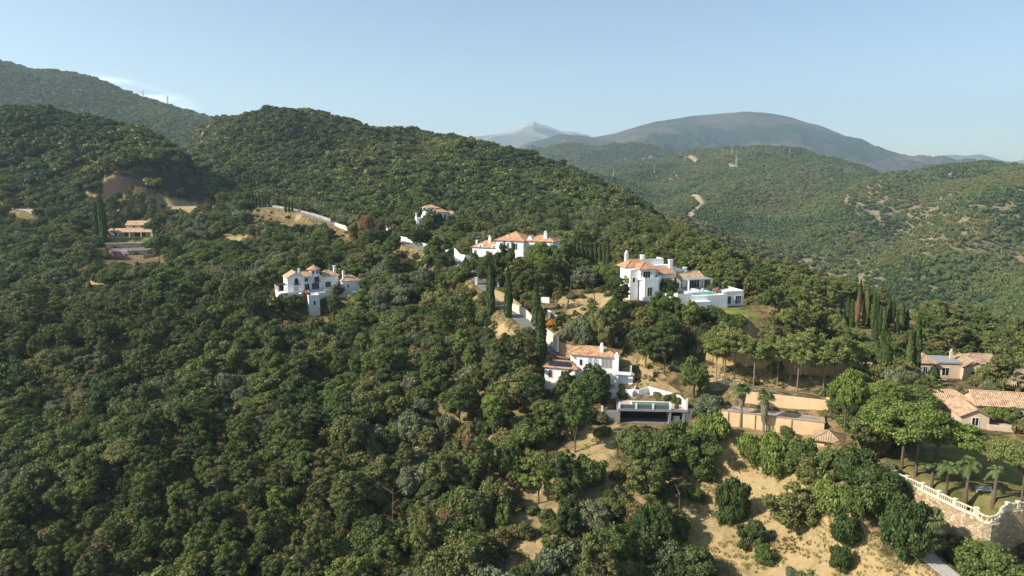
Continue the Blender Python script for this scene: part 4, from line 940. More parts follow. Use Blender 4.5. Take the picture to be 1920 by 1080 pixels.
# ================================================================ FAR HILLS
C2 = {
 -500: [(420,560),(330,1000),(180,1350),(-20,1750),(150,2400),(330,4400)],
 0:   [(420,560),(340,900),(268,1150),(205,1400),(130,1700),(200,2300),(330,4400)],
 60:  [(420,560),(340,900),(268,1150),(208,1400),(148,1720),(210,2300),(330,4400)],
 120: [(420,560),(340,900),(275,1150),(215,1400),(150,1800),(230,2400),(330,4400)],
 200: [(420,560),(340,900),(285,1150),(235,1450),(174,1850),(250,2400),(330,4400)],
 300: [(420,560),(345,900),(295,1150),(255,1450),(211,1850),(270,2400),(330,4400)],
 370: [(420,560),(345,900),(300,1150),(262,1450),(225,1800),(280,2400),(330,4400)],
 450: [(430,560),(360,900),(290,1400),(246,1800),(300,2400),(330,4400)],
 600: [(450,560),(390,900),(350,1500),(320,2200),(335,3000),(330,4400)],
 850: [(480,560),(430,900),(360,1600),(330,2200),(345,2800),(300,3600),(330,4400)],
 950: [(490,560),(440,900),(370,1500),(340,2100),(345,2800),(294,3500),(330,4400)],
 1000:[(500,560),(440,900),(370,1500),(345,2100),(345,2800),(284,3500),(330,4400)],
 1060:[(510,560),(450,900),(375,1450),(345,2100),(345,2800),(269,3500),(330,4400)],
 1120:[(520,560),(460,900),(380,1400),(345,2000),(340,2800),(284,3500),(330,4400)],
 1180:[(530,560),(470,880),(400,1300),(350,1800),(325,2300),(330,2800),(273,3400),(330,4400)],
 1250:[(550,550),(480,800),(420,1100),(355,1700),(312,2300),(325,2800),(298,3300),(330,4400)],
 1300:[(570,550),(500,750),(440,950),(380,1400),(330,1900),(294,2400),(335,3000),(330,4400)],
 1370:[(600,550),(520,750),(455,980),(385,1450),(330,1950),(292,2400),(335,3000),(330,4400)],
 1440:[(640,540),(545,750),(485,950),(460,1120),(395,1500),(335,1950),(286,2350),(340,3000),(330,4400)],
 1520:[(690,520),(575,700),(520,820),(455,1000),(415,1220),(370,1550),(335,1900),(297,2300),(340,3000),(330,4400)],
 1620:[(730,500),(610,660),(535,790),(465,980),(415,1150),(360,1450),(330,1800),(306,2050),(345,2700),(330,4400)],
 1700:[(760,490),(640,640),(560,770),(480,950),(410,1180),(350,1480),(320,1750),(350,2200),(330,4400)],
 1800:[(780,480),(645,640),(560,770),(480,920),(400,1150),(350,1400),(321,1650),(350,2200),(330,4400)],
 1920:[(800,470),(660,620),(560,760),(470,920),(400,1120),(350,1350),(323,1600),(350,2200),(330,4400)],
 2400:[(820,470),(680,620),(570,760),(480,920),(400,1120),(350,1350),(323,1600),(350,2200),(330,4400)],
}
cs, cl, ce = [], [], []
for px, L in C2.items():
    for py, Y in L:
        a, e = st(px, py); cs.append(a * 2.2); cl.append(math.log(Y) * 1.6); ce.append(e)
cs = np.array(cs); cl = np.array(cl); ce = np.array(ce); WT2 = _fit(0.002)
NS2, NY2, HY0, HY1 = 900, 520, 470.0, 4400.0
gs2 = np.linspace(-1.25, 1.25, NS2); gy2 = np.exp(np.linspace(math.log(HY0), math.log(HY1), NY2))
c1_, c2_ = np.linspace(-1.25, 1.25, 226), np.linspace(math.log(HY0), math.log(HY1), 130)
SS, LL = np.meshgrid(c1_ * 2.2, c2_ * 1.6); Ec = WT2[-3] + WT2[-2] * SS + WT2[-1] * LL
for i in range(len(cs)): Ec += WT2[i] * _k((SS - cs[i]) ** 2 + (LL - cl[i]) ** 2)
FJ, FI = np.meshgrid(np.linspace(0, 225, NS2), np.linspace(0, 129, NY2)); E2 = bil(Ec, FI, FJ)
X2 = gs2[None, :] * gy2[:, None]; Y2 = np.repeat(gy2[:, None], NS2, 1); Z2 = H + E2 * Y2
am = np.clip((Y2 - 500) / 1500, 0.15, 1.0)
Z2 += am * (36 * fbm(X2 / 330 + 3, Y2 / 520, 5, 51, True) - 6) + am * 5 * fbm(X2 / 60, Y2 / 60, 3, 8)
def poly_dist(X, Y, pts):
    d = np.full(X.shape, 1e9)
    for a, b in zip(pts[:-1], pts[1:]):
        dx, dy = b[0] - a[0], b[1] - a[1]; t = np.clip(((X - a[0]) * dx + (Y - a[1]) * dy) / (dx * dx + dy * dy), 0, 1); d = np.minimum(d, np.hypot(X - a[0] - t * dx, (Y - a[1] - t * dy)))
    return d
# spurs (+) and ravines (-) of the far valley side: (px, metres ahead) lines, height, half width
for L_, A_, W_ in [([(1430,2000),(1400,1700),(1340,1300),(1300,1000)], 30, 130), ([(1640,2000),(1560,1650),(1490,1400),(1440,1150),(1500,850)], -48, 120), ([(1680,1500),(1620,1400),(1530,1250),(1480,1050)], 36, 105),
        ([(1800,1500),(1700,1200),(1620,950),(1600,800)], -38, 90), ([(1925,1300),(1830,1080),(1720,880),(1660,760)], 40, 85), ([(1960,1000),(1860,840),(1780,700)], -26, 60), ([(1560,2000),(1520,1750),(1470,1500)], 26, 90), ([(1240,2000),(1210,1500),(1200,1200)], -36, 130), ([(1180,2300),(1130,1800),(1100,1400)], 26, 120),
        ([(140,1600),(200,1400),(260,1150)], 16, 100), ([(-20,1500),(80,1250),(160,1050)], -30, 90), ([(1850,1500),(1780,1350),(1740,1250)], 20, 70)]:
    pts_ = [(st(a, 380)[0] * b, b) for a, b in L_]; d_ = poly_dist(X2, Y2, pts_); Z2 += A_ * np.exp(-(d_ / W_) ** 2)
def gz2(x, y):
    fj = (np.asarray(x) / y + 1.25) / 2.5 * (NS2 - 1); fi = (np.log(y) - math.log(HY0)) / (math.log(HY1) - math.log(HY0)) * (NY2 - 1)
    return bil(Z2, fi, fj)
def ground2(px, py, ymin=700.0):
    a, b, c = ray(px, py); ys = np.exp(np.linspace(math.log(ymin), math.log(4300), 3000)); t = ys / b
    g = gz2(a * t, ys); k = np.nonzero(H + c * t < g)[0]; i = k[0] if len(k) else 1500
    return Vector((a * t[i], ys[i], float(g[i])))
m, n, b = new_mat('far_hill_ground'); v = coord(n)
n1 = noise(n, 0.007, 6, 0.65, v); n2 = noise(n, 0.09, 6, 0.75, v)
g_ = ramp(n, n2, [(0.33, (0.035, 0.05, 0.02)), (0.5, (0.065, 0.08, 0.032)), (0.64, (0.12, 0.11, 0.05))])
d_ = ramp(n, n2, [(0.35, (0.10, 0.10, 0.045)), (0.5, (0.20, 0.16, 0.09)), (0.65, (0.33, 0.26, 0.16))])
bare = attr(n, 'bare'); col = mix(n, bare, g_, d_)
trk = attr(n, 'track'); col = mix(n, trk, col, (0.36, 0.27, 0.18))
n.links.new(col, b.inputs[0]); b.inputs['Roughness'].default_value = 1; b.inputs['Specular IOR Level'].default_value = 0.03; bump(n, b, n2, 3.0); M['far'] = m
PXH, PYH = proj(X2, Y2, Z2)
BARE = [[tuple(ground2(a, b_)[:2]) for a, b_ in L] for L in [
 [(1480, 320), (1600, 330), (1590, 375), (1520, 385), (1470, 350)], [(1600, 350), (1925, 330), (1925, 560), (1700, 540), (1480, 500), (1600, 420)]]]
def bare_at(x, y):
    k = fbm(x / 160, y / 200, 4, 61); f = np.clip((k - 0.12) * 4, 0, 1) * .7
    wx = x + 60 * (vnoise(x / 90, y / 90, 5) - .5); wy = y + 80 * (vnoise(x / 90, y / 90, 6) - .5)
    for p in BARE: f = np.where(inpoly(wx, wy, p), np.maximum(f, np.clip((k + 0.30) * 2.2, 0, 1)), f)
    return f * (x > -0.38 * y) + np.clip((k - .0) * 2, 0, .6) * (x <= -0.38 * y)
TRK = [[ground2(a, b_) for a, b_ in L] for L in [[(1298, 366), (1312, 377), (1318, 383), (1300, 395), (1293, 408), (1308, 425), (1326, 442)], [(1290, 292), (1305, 302)], [(1367, 308), (1381, 316)], [(1268, 330), (1276, 328)], [(1905, 356), (1930, 366)]]]
trk_ = np.zeros(X2.shape)
for T_, wd in zip(TRK, (4.5, 5, 6, 4, 6)):
    for a, c_ in zip(T_[:-1], T_[1:]):
        dx, dy = c_.x - a.x, c_.y - a.y; t = np.clip(((X2 - a.x) * dx + (Y2 - a.y) * dy) / (dx * dx + dy * dy), 0, 1)
        d = np.hypot(X2 - a.x - t * dx, (Y2 - a.y - t * dy) * .55); trk_ = np.maximum(trk_, np.clip(1.6 - d / wd, 0, 1))
hills = grid_mesh('hills', X2, Y2, Z2, M['far'], dict(bare=np.clip(bare_at(X2, Y2) * 1.25, 0, 1), track=trk_)); hills['kind'] = 'structure'

# ================================================================ MOUNTAINS
def mt_mat(name, c0, c1, c2, s1=0.0016, s2=0.02, rock=False):
    m, n, b = new_mat(name); v = coord(n); a = noise(n, s1, 7, 0.65, v); f = noise(n, s2, 6, 0.75, v)
    col = ramp(n, f, [(0.35, c0), (0.6, c1)]); col = mix(n, ramp(n, a, [(0.44, (0, 0, 0)), (0.60, (.75, .75, .75))]), col, c2)
    if rock:
        col = mix(n, attr(n, 'rock'), col, ramp(n, f, [(0.3, (0.10, 0.10, 0.10)), (0.6, (0.34, 0.32, 0.30))]))
    n.links.new(col, b.inputs[0]); b.inputs['Roughness'].default_value = 1; b.inputs['Specular IOR Level'].default_value = 0.02
    bump(n, b, f, 8.0); return m
ZMAX = 0
def mountain(name, crest, Y0, Wf, Wb, mat, amp, wl, seed, p=1.15, zb=-60, rock=None, n0=520, n1=170):
    global ZMAX
    cx = np.array([c[0] for c in crest], float); a0, a1 = st(cx[0], 300)[0], st(cx[-1], 300)[0]
    s = np.linspace(a0, a1, n0); sx = np.array([st(c[0], c[1])[0] for c in crest]); se = np.array([st(c[0], c[1])[1] for c in crest])
    e = np.interp(s, sx, se); kk = np.hanning(9); kk /= kk.sum(); e = np.convolve(np.pad(e, 4, 'edge'), kk, 'valid')
    t = np.linspace(-1, 0.7, n1); T, S = np.meshgrid(t, s, indexing='ij')
    Y = Y0 + np.where(T < 0, T * Wf, T * Wb / 0.7); X = S * Y0 * (1 + 0.75 * (Y / Y0 - 1)); zc = H + e * Y0
    q = np.clip(1 - np.abs(np.where(T < 0, T, T / 0.7)), 0, 1) ** p
    rn = fbm(X / wl, Y / wl / 1.3, 6, seed, True); rn2 = fbm(X / (wl * .3), Y / (wl * .3), 4, seed + 5, True)
    k = np.where(T < 0, np.clip(-T * 1.5 - .05, 0.02, 1), .02) * np.clip(q * 3, 0, 1)
    Z = zb + (zc[None, :] - zb) * q + amp * k * (rn + .1) + amp * .22 * np.clip(k, .12, 1) * rn2
    at = {}
    if rock: at['rock'] = rock(X, Y, Z, rn2)
    ZMAX = max(ZMAX, float(Z.max())); o = grid_mesh(name, X, Y, Z, mat, at); o['kind'] = 'structure'; return o
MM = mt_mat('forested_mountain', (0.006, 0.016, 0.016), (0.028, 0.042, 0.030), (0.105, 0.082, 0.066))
MP = mt_mat('grey_peak', (0.03, 0.045, 0.045), (0.07, 0.08, 0.075), (0.11, 0.11, 0.10), .0007, .006, True)
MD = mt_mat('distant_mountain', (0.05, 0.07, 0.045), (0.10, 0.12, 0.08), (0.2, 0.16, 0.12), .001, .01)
mountain('mountain', [(780,345),(860,330),(900,312),(950,286),(985,270),(1020,262),(1050,252),(1085,254),(1110,259),(1150,252),(1200,236),(1260,223),(1300,218),(1345,214),(1395,209),(1440,211),(1490,222),(1510,229),(1540,237),(1600,262),(1650,283),(1700,297),(1725,296),(1760,306),(1790,318),(1850,336),(1950,350)], 6200, 2600, 2500, MM, 300, 950, 5)
mountain('grey_mountain', [(700,262),(760,258),(800,254),(845,249),(856,252),(880,257),(905,254),(940,250),(960,246),(975,238),(988,231),(1000,227),(1012,232),(1025,235),(1050,245),(1075,247),(1100,252),(1120,262),(1150,280),(1200,310),(1240,340)], 9500, 2800, 2000, MP, 150, 1800, 11, 1.0, rock=lambda X, Y, Z, r: np.clip((Z - 640) / 160 + r * 1.6, 0, 1))
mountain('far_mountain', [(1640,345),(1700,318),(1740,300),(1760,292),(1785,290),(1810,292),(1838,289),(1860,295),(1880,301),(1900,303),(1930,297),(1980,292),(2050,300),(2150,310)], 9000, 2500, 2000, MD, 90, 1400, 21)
mountain('left_mountain', [(-1100,60),(-700,0),(-300,20),(-60,150),(60,250),(200,330),(330,345)], 5200, 2200, 2000, MM, 200, 1700, 31, n0=200, n1=90)
# the plain under and beyond everything
ZLOW = min(float(ZZ.min()), float(Z2.min()), -62.0) - 3
k = 64; me = bpy.data.meshes.new('land'); me.from_pydata([(12300 * math.cos(2 * math.pi * i / k), 12300 * math.sin(2 * math.pi * i / k), ZLOW) for i in range(k)], [], [tuple(range(k))])
me.materials.append(M['far']); o = bpy.data.objects.new('land', me); C.objects.link(o); o['kind'] = 'structure'
# air: one even volume round the whole scene
HZ_TOP = max(ZMAX, float(ZZ.max()), H, float(Z2.max())) + 15
mb = MB(); mb.bx(-12600, 12600, -12600, 12600, ZLOW - 1, HZ_TOP)
m = bpy.data.materials.new('haze'); m.use_nodes = True; n = m.node_tree; n.nodes.clear(); ou = n.nodes.new('ShaderNodeOutputMaterial'); pv = n.nodes.new('ShaderNodeVolumePrincipled')
pv.inputs['Color'].default_value = (0.70, 0.885, 1.0, 1); pv.inputs['Density'].default_value = HAZE; pv.inputs['Anisotropy'].default_value = 0.3
n.links.new(pv.outputs[0], ou.inputs['Volume']); hz = mb.build('haze', m); tag(hz, kind='stuff')
# transmission masts on the far ridges
for px, py, ht, ym, lab, g2 in [(1227,327,46,1500,'pylon standing in the valley, lowest of the masts',None),(1150,336,40,1500,'small pylon low on the pine slope, farthest left of the valley masts',None),
    (1380,313,60,1800,'tall pylon beside the bare earth patch on the ridge',None),(1372,292,50,1900,'pylon rising behind the ridge above the bare earth patch',None),(1480,291,46,1900,'pylon on the ridge beside the round wooded knoll',None),(1284,303,40,1900,'short pylon near the sandy track on the ridge',None)]:
    p = ground2(px, py + 1, ym); pylon(p, ht, lab, 'pylons on the hills')
for px, ht, lab in [(315, 44, 'antenna mast on the left mountain shoulder, the taller of two'), (270, 36, 'thin antenna mast on the left mountain shoulder, the higher standing of two')]:
    a = st(px, 200)[0]; ys = np.linspace(1300, 2300, 400); e = (gz2(a * ys, ys) - H) / ys; i = int(np.argmax(e)); pylon(Vector((a * ys[i], ys[i], float(gz2(a * ys[i], ys[i])))), ht, lab, 'masts on the left mountain')
# ================================================================ PLANT MATERIALS
def leafmat(name, c0, c1, c2, trans=0.22):
    """foliage colour: varies from plant to plant and from leaf clump to leaf clump"""
    m, n, b = new_mat(name); oi = n.nodes.new('ShaderNodeObjectInfo')
    col = ramp(n, oi.outputs['Random'], [(0.1, c0), (0.5, c1), (0.9, c2)])
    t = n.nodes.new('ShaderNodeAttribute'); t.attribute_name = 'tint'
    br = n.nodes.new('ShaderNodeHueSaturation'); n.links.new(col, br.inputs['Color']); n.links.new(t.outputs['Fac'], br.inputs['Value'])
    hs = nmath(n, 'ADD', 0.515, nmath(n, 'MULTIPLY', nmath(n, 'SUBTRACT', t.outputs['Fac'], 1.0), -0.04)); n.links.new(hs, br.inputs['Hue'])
    n.links.new(br.outputs[0], b.inputs[0]); b.inputs['Roughness'].default_value = 0.6; b.inputs['Specular IOR Level'].default_value = 0.18
    tr = n.nodes.new('ShaderNodeBsdfTranslucent'); n.links.new(br.outputs[0], tr.inputs[0])
    ms = n.nodes.new('ShaderNodeMixShader'); ms.inputs[0].default_value = trans
    n.links.new(b.outputs[0], ms.inputs[1]); n.links.new(tr.outputs[0], ms.inputs[2])
    n.links.new(ms.outputs[0], n.nodes['Material Output'].inputs[0]); return m
LM = {
 'dark green': leafmat('dark_oak_leaves', (0.061, 0.085, 0.025), (0.075, 0.099, 0.029), (0.089, 0.109, 0.032)),
 'mid green': leafmat('oak_leaves', (0.099, 0.129, 0.034), (0.117, 0.143, 0.038), (0.133, 0.154, 0.042)),
 'olive green': leafmat('olive_green_leaves', (0.131, 0.141, 0.045), (0.152, 0.154, 0.049), (0.167, 0.154, 0.054)),
 'bright green': leafmat('bright_leaves', (0.143, 0.177, 0.038), (0.164, 0.192, 0.042), (0.182, 0.201, 0.047)),
 'grey-green': leafmat('grey_leaves', (0.145, 0.158, 0.083), (0.167, 0.177, 0.094), (0.184, 0.187, 0.094)),
 'yellow-green': leafmat('pine_needles', (0.164, 0.180, 0.049), (0.184, 0.194, 0.055), (0.200, 0.201, 0.060)),
 'russet': leafmat('dry_brown_leaves', (0.23, 0.125, 0.07), (0.25, 0.14, 0.08), (0.27, 0.15, 0.085)),
 'orange': leafmat('orange_blossom', (0.50, 0.16, 0.04), (0.5, 0.18, 0.05), (0.52, 0.2, 0.05)),
 'pink': leafmat('pink_blossom', (0.45, 0.25, 0.24), (0.5, 0.28, 0.26), (0.5, 0.3, 0.28)),
 'straw': leafmat('straw_grass', (0.46, 0.36, 0.18), (0.52, 0.40, 0.21), (0.42, 0.36, 0.17), .5),
 'cypress': leafmat('cypress_leaves', (0.055, 0.077, 0.021), (0.067, 0.091, 0.024), (0.087, 0.105, 0.030), 0.1),
 'palm': leafmat('palm_fronds', (0.11, 0.14, 0.045), (0.13, 0.155, 0.05), (0.14, 0.155, 0.055)),
 'scrub': leafmat('scrub_leaves', (0.121, 0.123, 0.040), (0.182, 0.149, 0.054), (0.242, 0.172, 0.080)),
}
LM['skirt'] = leafmat('dead_frond_skirt', (0.24, 0.19, 0.13), (0.25, 0.2, 0.14), (0.26, 0.2, 0.14), .05)

# ================================================================ PLANT SHAPES
def unit(v): return v / np.maximum(np.linalg.norm(v, axis=-1, keepdims=True), 1e-9)
def quad_mesh(name, cen, nrm, size, tint, core=None, aspect=1.0, up=None):
    """many leaf-sized faces"""
    g = np.random.default_rng(len(cen) + 5); N = len(cen)
    a = np.cross(nrm, unit(g.normal(size=(N, 3)))) if up is None else unit(up)
    a = unit(a); b_ = unit(np.cross(nrm, a)); s = (size * g.uniform(.7, 1.3, N))[:, None]
    k = g.uniform(.75, 1.25, (N, 4, 1))
    v = np.stack([cen - a * s * aspect - b_ * s, cen + a * s * aspect - b_ * s * .8, cen + a * s * aspect + b_ * s, cen - a * s * aspect + b_ * s * .8], 1)
    v = cen[:, None] + (v - cen[:, None]) * k
    v = v.reshape(-1, 3); f = np.arange(4 * N).reshape(-1, 4); tv = np.repeat(tint, 4)
    fl = f.tolist()
    if core is not None:
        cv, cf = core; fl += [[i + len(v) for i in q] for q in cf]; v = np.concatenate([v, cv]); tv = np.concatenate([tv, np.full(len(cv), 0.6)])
    me = bpy.data.meshes.new(name); me.from_pydata(v.tolist(), [], fl)
    at = me.attributes.new('tint', 'FLOAT', 'POINT'); at.data.foreach_set('value', tv.astype(np.float32)); me.update(); return me
def lump(c, r, g, n=1):
    """small irregular ball: foliage too deep in the crown to see as leaves"""
    V = []; F = []
    rings, seg = 4, 7
    V.append((0, 0, 1))
    for i in range(1, rings):
        t = math.pi * i / rings
        for k in range(seg): V.append((math.sin(t) * math.cos(6.283 * k / seg), math.sin(t) * math.sin(6.283 * k / seg), math.cos(t)))
    V.append((0, 0, -1)); V = np.array(V) * (1 + g.uniform(-.15, .15, (len(V), 1))) * np.array(r) + np.array(c)
    for k in range(seg): F.append([0, 1 + k, 1 + (k + 1) % seg]); F.append([len(V) - 1, len(V) - 1 - seg + (k + 1) % seg, len(V) - 1 - seg + k])
    for i in range(rings - 2):
        for k in range(seg): a = 1 + i * seg; F.append([a + k, a + seg + k, a + seg + (k + 1) % seg, a + (k + 1) % seg])
    return V, F
def crown(name, seed, rad=(1, 1, .8), ncl=34, per=90, leaf=0.055, clr=(.2, .34), low=-.35, zoff=0.0, flat_=.75, inner=True, spread=.85):
    """crown of radius ~1: leaf clumps spread through an uneven envelope, each clump a shell of leaves"""
    g = np.random.default_rng(seed); rad = np.array(rad)
    lob = unit(g.normal(size=(6, 3))); la = g.uniform(.0, .62, 6)
    cc, cr = [], []
    while len(cc) < ncl:
        d = unit(g.normal(size=3))
        if d[2] < low: continue
        f = 1 + sum(a * max(0, float(d @ l)) ** 3 for a, l in zip(la, lob)) - .24
        p = d * rad * f * g.uniform(.45, 1.0) ** .5 * spread
        if all(np.linalg.norm((p - q) / rad) > .22 for q in cc) or g.random() < .25: cc.append(p); cr.append(g.uniform(*clr))
    cen, nrm, tint = [], [], []
    for p, r in zip(cc, cr):
        k = int(per * (r / .27) ** 1.6); d = unit(g.normal(size=(k, 3)) + np.array([0, 0, .35]) + .45 * unit(p)[None]); rr = r * (1 - .4 * g.random(k) ** 2 + .55 * g.random(k) ** 7)[:, None] * np.array([1, 1, flat_])
        cen.append(p + d * rr); nrm.append(unit(d + .65 * g.normal(size=(k, 3)))); tint.append(g.uniform(.8, 1.2) * g.uniform(.75, 1.3, k))
    cen = np.concatenate(cen); nrm = np.concatenate(nrm); tint = np.concatenate(tint)
    core = None
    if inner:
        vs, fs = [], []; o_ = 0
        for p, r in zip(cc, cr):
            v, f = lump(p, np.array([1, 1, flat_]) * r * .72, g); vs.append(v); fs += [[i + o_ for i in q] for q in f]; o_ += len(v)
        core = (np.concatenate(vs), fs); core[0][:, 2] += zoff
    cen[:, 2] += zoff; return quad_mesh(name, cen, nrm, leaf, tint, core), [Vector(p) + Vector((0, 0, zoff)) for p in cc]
def trunk_mesh(name, base_r, ht, limbs, g, fork=.5, bend=.12, n=6):
    """tapered trunk with limbs reaching into the crown; metres of a unit plant"""
    mb = MB(); bx_, by_ = g.uniform(-bend, bend, 2); top = Vector((bx_, by_, ht))
    mid = Vector((bx_ * .3, by_ * .3, ht * fork)); mb.tube([(0, 0, -.25), (0, 0, 0.02), mid, top], [base_r * 1.3, base_r, base_r * .75, base_r * .4], n)
    for q in limbs:
        s_ = mid.lerp(top, g.uniform(0, .9)); m_ = s_.lerp(q, .5) + Vector((0, 0, g.uniform(-.02, .06)))
        mb.tube([s_, m_, q], [base_r * .42, base_r * .28, base_r * .1], 4)
    me = bpy.data.meshes.new(name); me.from_pydata(mb.v, [], mb.f); me.update(); return me
def joined(name, crown_me, trunk_me, cm, tm):
    """crown and trunk in one mesh, for the woods seen as a mass"""
    v = np.concatenate([np.array([q.co for q in crown_me.vertices]), np.array([q.co for q in trunk_me.vertices])]) if trunk_me else np.array([q.co for q in crown_me.vertices])
    nc = len(crown_me.vertices); f = [list(p.vertices) for p in crown_me.polygons]; k = len(f)
    if trunk_me: f += [[i + nc for i in p.vertices] for p in trunk_me.polygons]
    me = bpy.data.meshes.new(name); me.from_pydata(v.tolist(), [], f); tn = np.ones(len(v), np.float32); t0 = np.zeros(nc, np.float32); crown_me.attributes['tint'].data.foreach_get('value', t0); tn[:nc] = t0
    at = me.attributes.new('tint', 'FLOAT', 'POINT'); at.data.foreach_set('value', tn); me.materials.append(cm); me.materials.append(tm)
    mi = np.zeros(len(f), np.int32); mi[k:] = 1; me.polygons.foreach_set('material_index', mi); me.update(); return me
SH = {}      # kind -> list of (crown mesh, trunk mesh); unit: crown radius 1
g = np.random.default_rng(3)
SH['oak'] = []
for i in range(7):
    c, cl_ = crown('oak_crown', 10 + i, (1, [.95, 1.15, .8, 1, .9, .75, 1.2][i], [.66, .55, .78, .52, .7, .9, .6][i]), 58, 230, .031, (.12, .32), low=-.62, zoff=.82); SH['oak'].append((c, trunk_mesh('oak_trunk', .07, .9, cl_[::5], g)))
SH['pine'] = []
for i in range(4):
    c, cl_ = crown('pine_crown', 30 + i, (.9, .85, 1.0), 60, 170, .029, (.12, .26), low=-.55, zoff=1.75, flat_=.6, spread=.95); SH['pine'].append((c, trunk_mesh('pine_trunk', .055, 1.9, cl_[::3], g, .35)))
SH['umbrella'] = []
for i in range(3):
    c, cl_ = crown('umbrella_crown', 50 + i, (1, 1, .6), 110, 250, .021, (.12, .22), low=-.2, zoff=1.45, flat_=.6); SH['umbrella'].append((c, trunk_mesh('umbrella_trunk', .045, 1.5, cl_[::3], g, .55, .08)))
SH['slender'] = []   # tall thin pines with the crown high up
for i in range(3):
    c, cl_ = crown('slender_crown', 60 + i, (1, 1, .95), 56, 170, .030, (.14, .26), low=-.5, zoff=2.25, flat_=.6, inner=False); SH['slender'].append((c, trunk_mesh('slender_trunk', .045, 2.9, cl_[::2] + [Vector((g.uniform(-.6, .6), g.uniform(-.6, .6), g.uniform(1.5, 2.2))) for _ in range(10)], g, .5, .1)))
SH['olive'] = []
for i in range(3):
    c, cl_ = crown('olive_crown', 70 + i, (1, .95, .8), 46, 170, .036, (.16, .3), low=-.6, zoff=.95, flat_=.9); SH['olive'].append((c, trunk_mesh('olive_trunk', .06, .8, cl_[::6], g)))
SH['shrub'] = []
for i in range(4):
    c, cl_ = crown('shrub_crown', 80 + i, (1, .9, .62), 34, 150, .043, (.18, .36), low=-.1, zoff=.22, flat_=.85); SH['shrub'].append((c, trunk_mesh('shrub_stem', .05, .4, cl_[::6], g)))
SH['bush'] = []
for i in range(3):
    c, cl_ = crown('bush_crown', 100 + i, (1, .95, .85), 46, 190, .036, (.18, .34), low=-.75, zoff=.7); SH['bush'].append((c, trunk_mesh('bush_stem', .05, .6, cl_[::6], g)))
SH['cypress'] = []
for i in range(3):
    gg = np.random.default_rng(90 + i); N = 2600; zz = gg.random(N) ** .8; th = gg.uniform(0, 6.283, N)
    prof = lambda z: np.where(z < .12, .55 + 3.75 * z, np.where(z < .45, 1.0, 1.0 - ((z - .45) / .55) ** 1.7)) * (1 + .12 * np.sin(z * 23 + i))
    rr = prof(zz) * (.82 + .18 * gg.random(N)) * (1 + .12 * np.sin(3 * th + 9 * zz)); cen = np.stack([rr * np.cos(th), rr * np.sin(th), zz], 1)
    nr = unit(np.stack([np.cos(th), np.sin(th), .25 + 0 * th], 1) * 1.0 + .35 * gg.normal(size=(N, 3)))
    sc_ = np.array([1, 1, 9.0]); up = unit(np.stack([.25 * gg.normal(size=N), .25 * gg.normal(size=N), np.ones(N)], 1))
    cv, cf = lump((0, 0, .5), (.75, .75, .48), gg); cv *= sc_; SH['cypress'].append((quad_mesh('cypress_crown', cen * sc_, nr, .16, gg.uniform(.75, 1.25, N), (cv, cf), 1.9, up), trunk_mesh('cypress_trunk', .16, 1.2, [], gg, .5, 0)))

def frond(mb_v, mb_f, base, az, el, L, droop, wid, fan, g):
    """one frond: arched rib with leaflets (feather) or a split fan blade"""
    d = Vector((math.cos(az) * math.cos(el), math.sin(az) * math.cos(el), math.sin(el))); side = Vector((-math.sin(az), math.cos(az), 0))
    pts = [Vector(base) + d * (L * t) - Vector((0, 0, droop * L * t * t)) for t in np.linspace(0, 1, 8)]
    def quad(a, b, c_, d_):
        k = len(mb_v); mb_v.extend([a, b, c_, d_]); mb_f.append([k, k + 1, k + 2, k + 3])
    if fan:
        stem = pts[:4]; c0 = pts[3]; dr = (pts[4] - pts[3]).normalized(); up = side.cross(dr)
        quad(pts[0] - side * .03, pts[0] + side * .03, c0 + side * .03, c0 - side * .03)
        for k in range(-5, 6):
            t = k * .27; q = dr * math.cos(t) + side * math.sin(t); tip = c0 + q * (L * .55) - Vector((0, 0, .18 * L * abs(math.sin(t)) + .1 * L)); pr = q.cross(up).normalized() * (.055 * L)
            md = c0 + q * (L * .3); quad(c0, md - pr, tip, md + pr)
    else:
        for a, b in zip(pts[:-1], pts[1:]): quad(a - side * .03, a + side * .03, b + side * .03, b - side * .03)
        for i in range(1, 8):
            for h_ in (0, .5):
                p = pts[i] if h_ == 0 else (pts[i] + pts[i - 1]) / 2
                for sg in (-1, 1):
                    w_ = wid * math.sin(math.pi * (i - h_ + .4) / 8.6) + .15; tip = p + side * sg * w_ + (pts[i] - pts[i - 1]).normalized() * w_ * .6 - Vector((0, 0, w_ * .55)); e = (pts[i] - pts[i - 1]).normalized() * .11
                    quad(p - e, p + e, tip + e * .3, tip - e * .3)
def palm_meshes(seed, fan, nf, L, skirt):
    g = np.random.default_rng(seed); v, f = [], []
    for k in range(nf):
        el = g.uniform(-.35, 1.35) if fan else g.uniform(-.2, 1.3); frond(v, f, (0, 0, 0), k * 2.4, el, L * g.uniform(.8, 1.1), .25 if fan else .55 + .3 * g.random(), L * .2, fan, g)
    me = bpy.data.meshes.new('palm_fronds'); me.from_pydata(v, [], f); at = me.attributes.new('tint', 'FLOAT', 'POINT'); at.data.foreach_set('value', np.repeat(g.uniform(.65, 1.3, len(f)), 4).astype(np.float32)); me.update()
    sk = None
    if skirt:
        N = 900; zz = g.random(N); th = g.uniform(0, 6.283, N); rr = (.45 + .55 * (1 - np.abs(zz - .75) * 1.2)) * .85
        cen = np.stack([rr * np.cos(th), rr * np.sin(th), -skirt * (1 - zz)], 1); nr = unit(np.stack([np.cos(th), np.sin(th), .2 + 0 * th], 1) + .4 * g.normal(size=(N, 3)))
        sk = quad_mesh('palm_skirt', cen, nr, .07, g.uniform(.6, 1.3, N), None, 4.5, unit(np.stack([.2 * np.cos(th), .2 * np.sin(th), -np.ones(N)], 1)))
    return me, sk

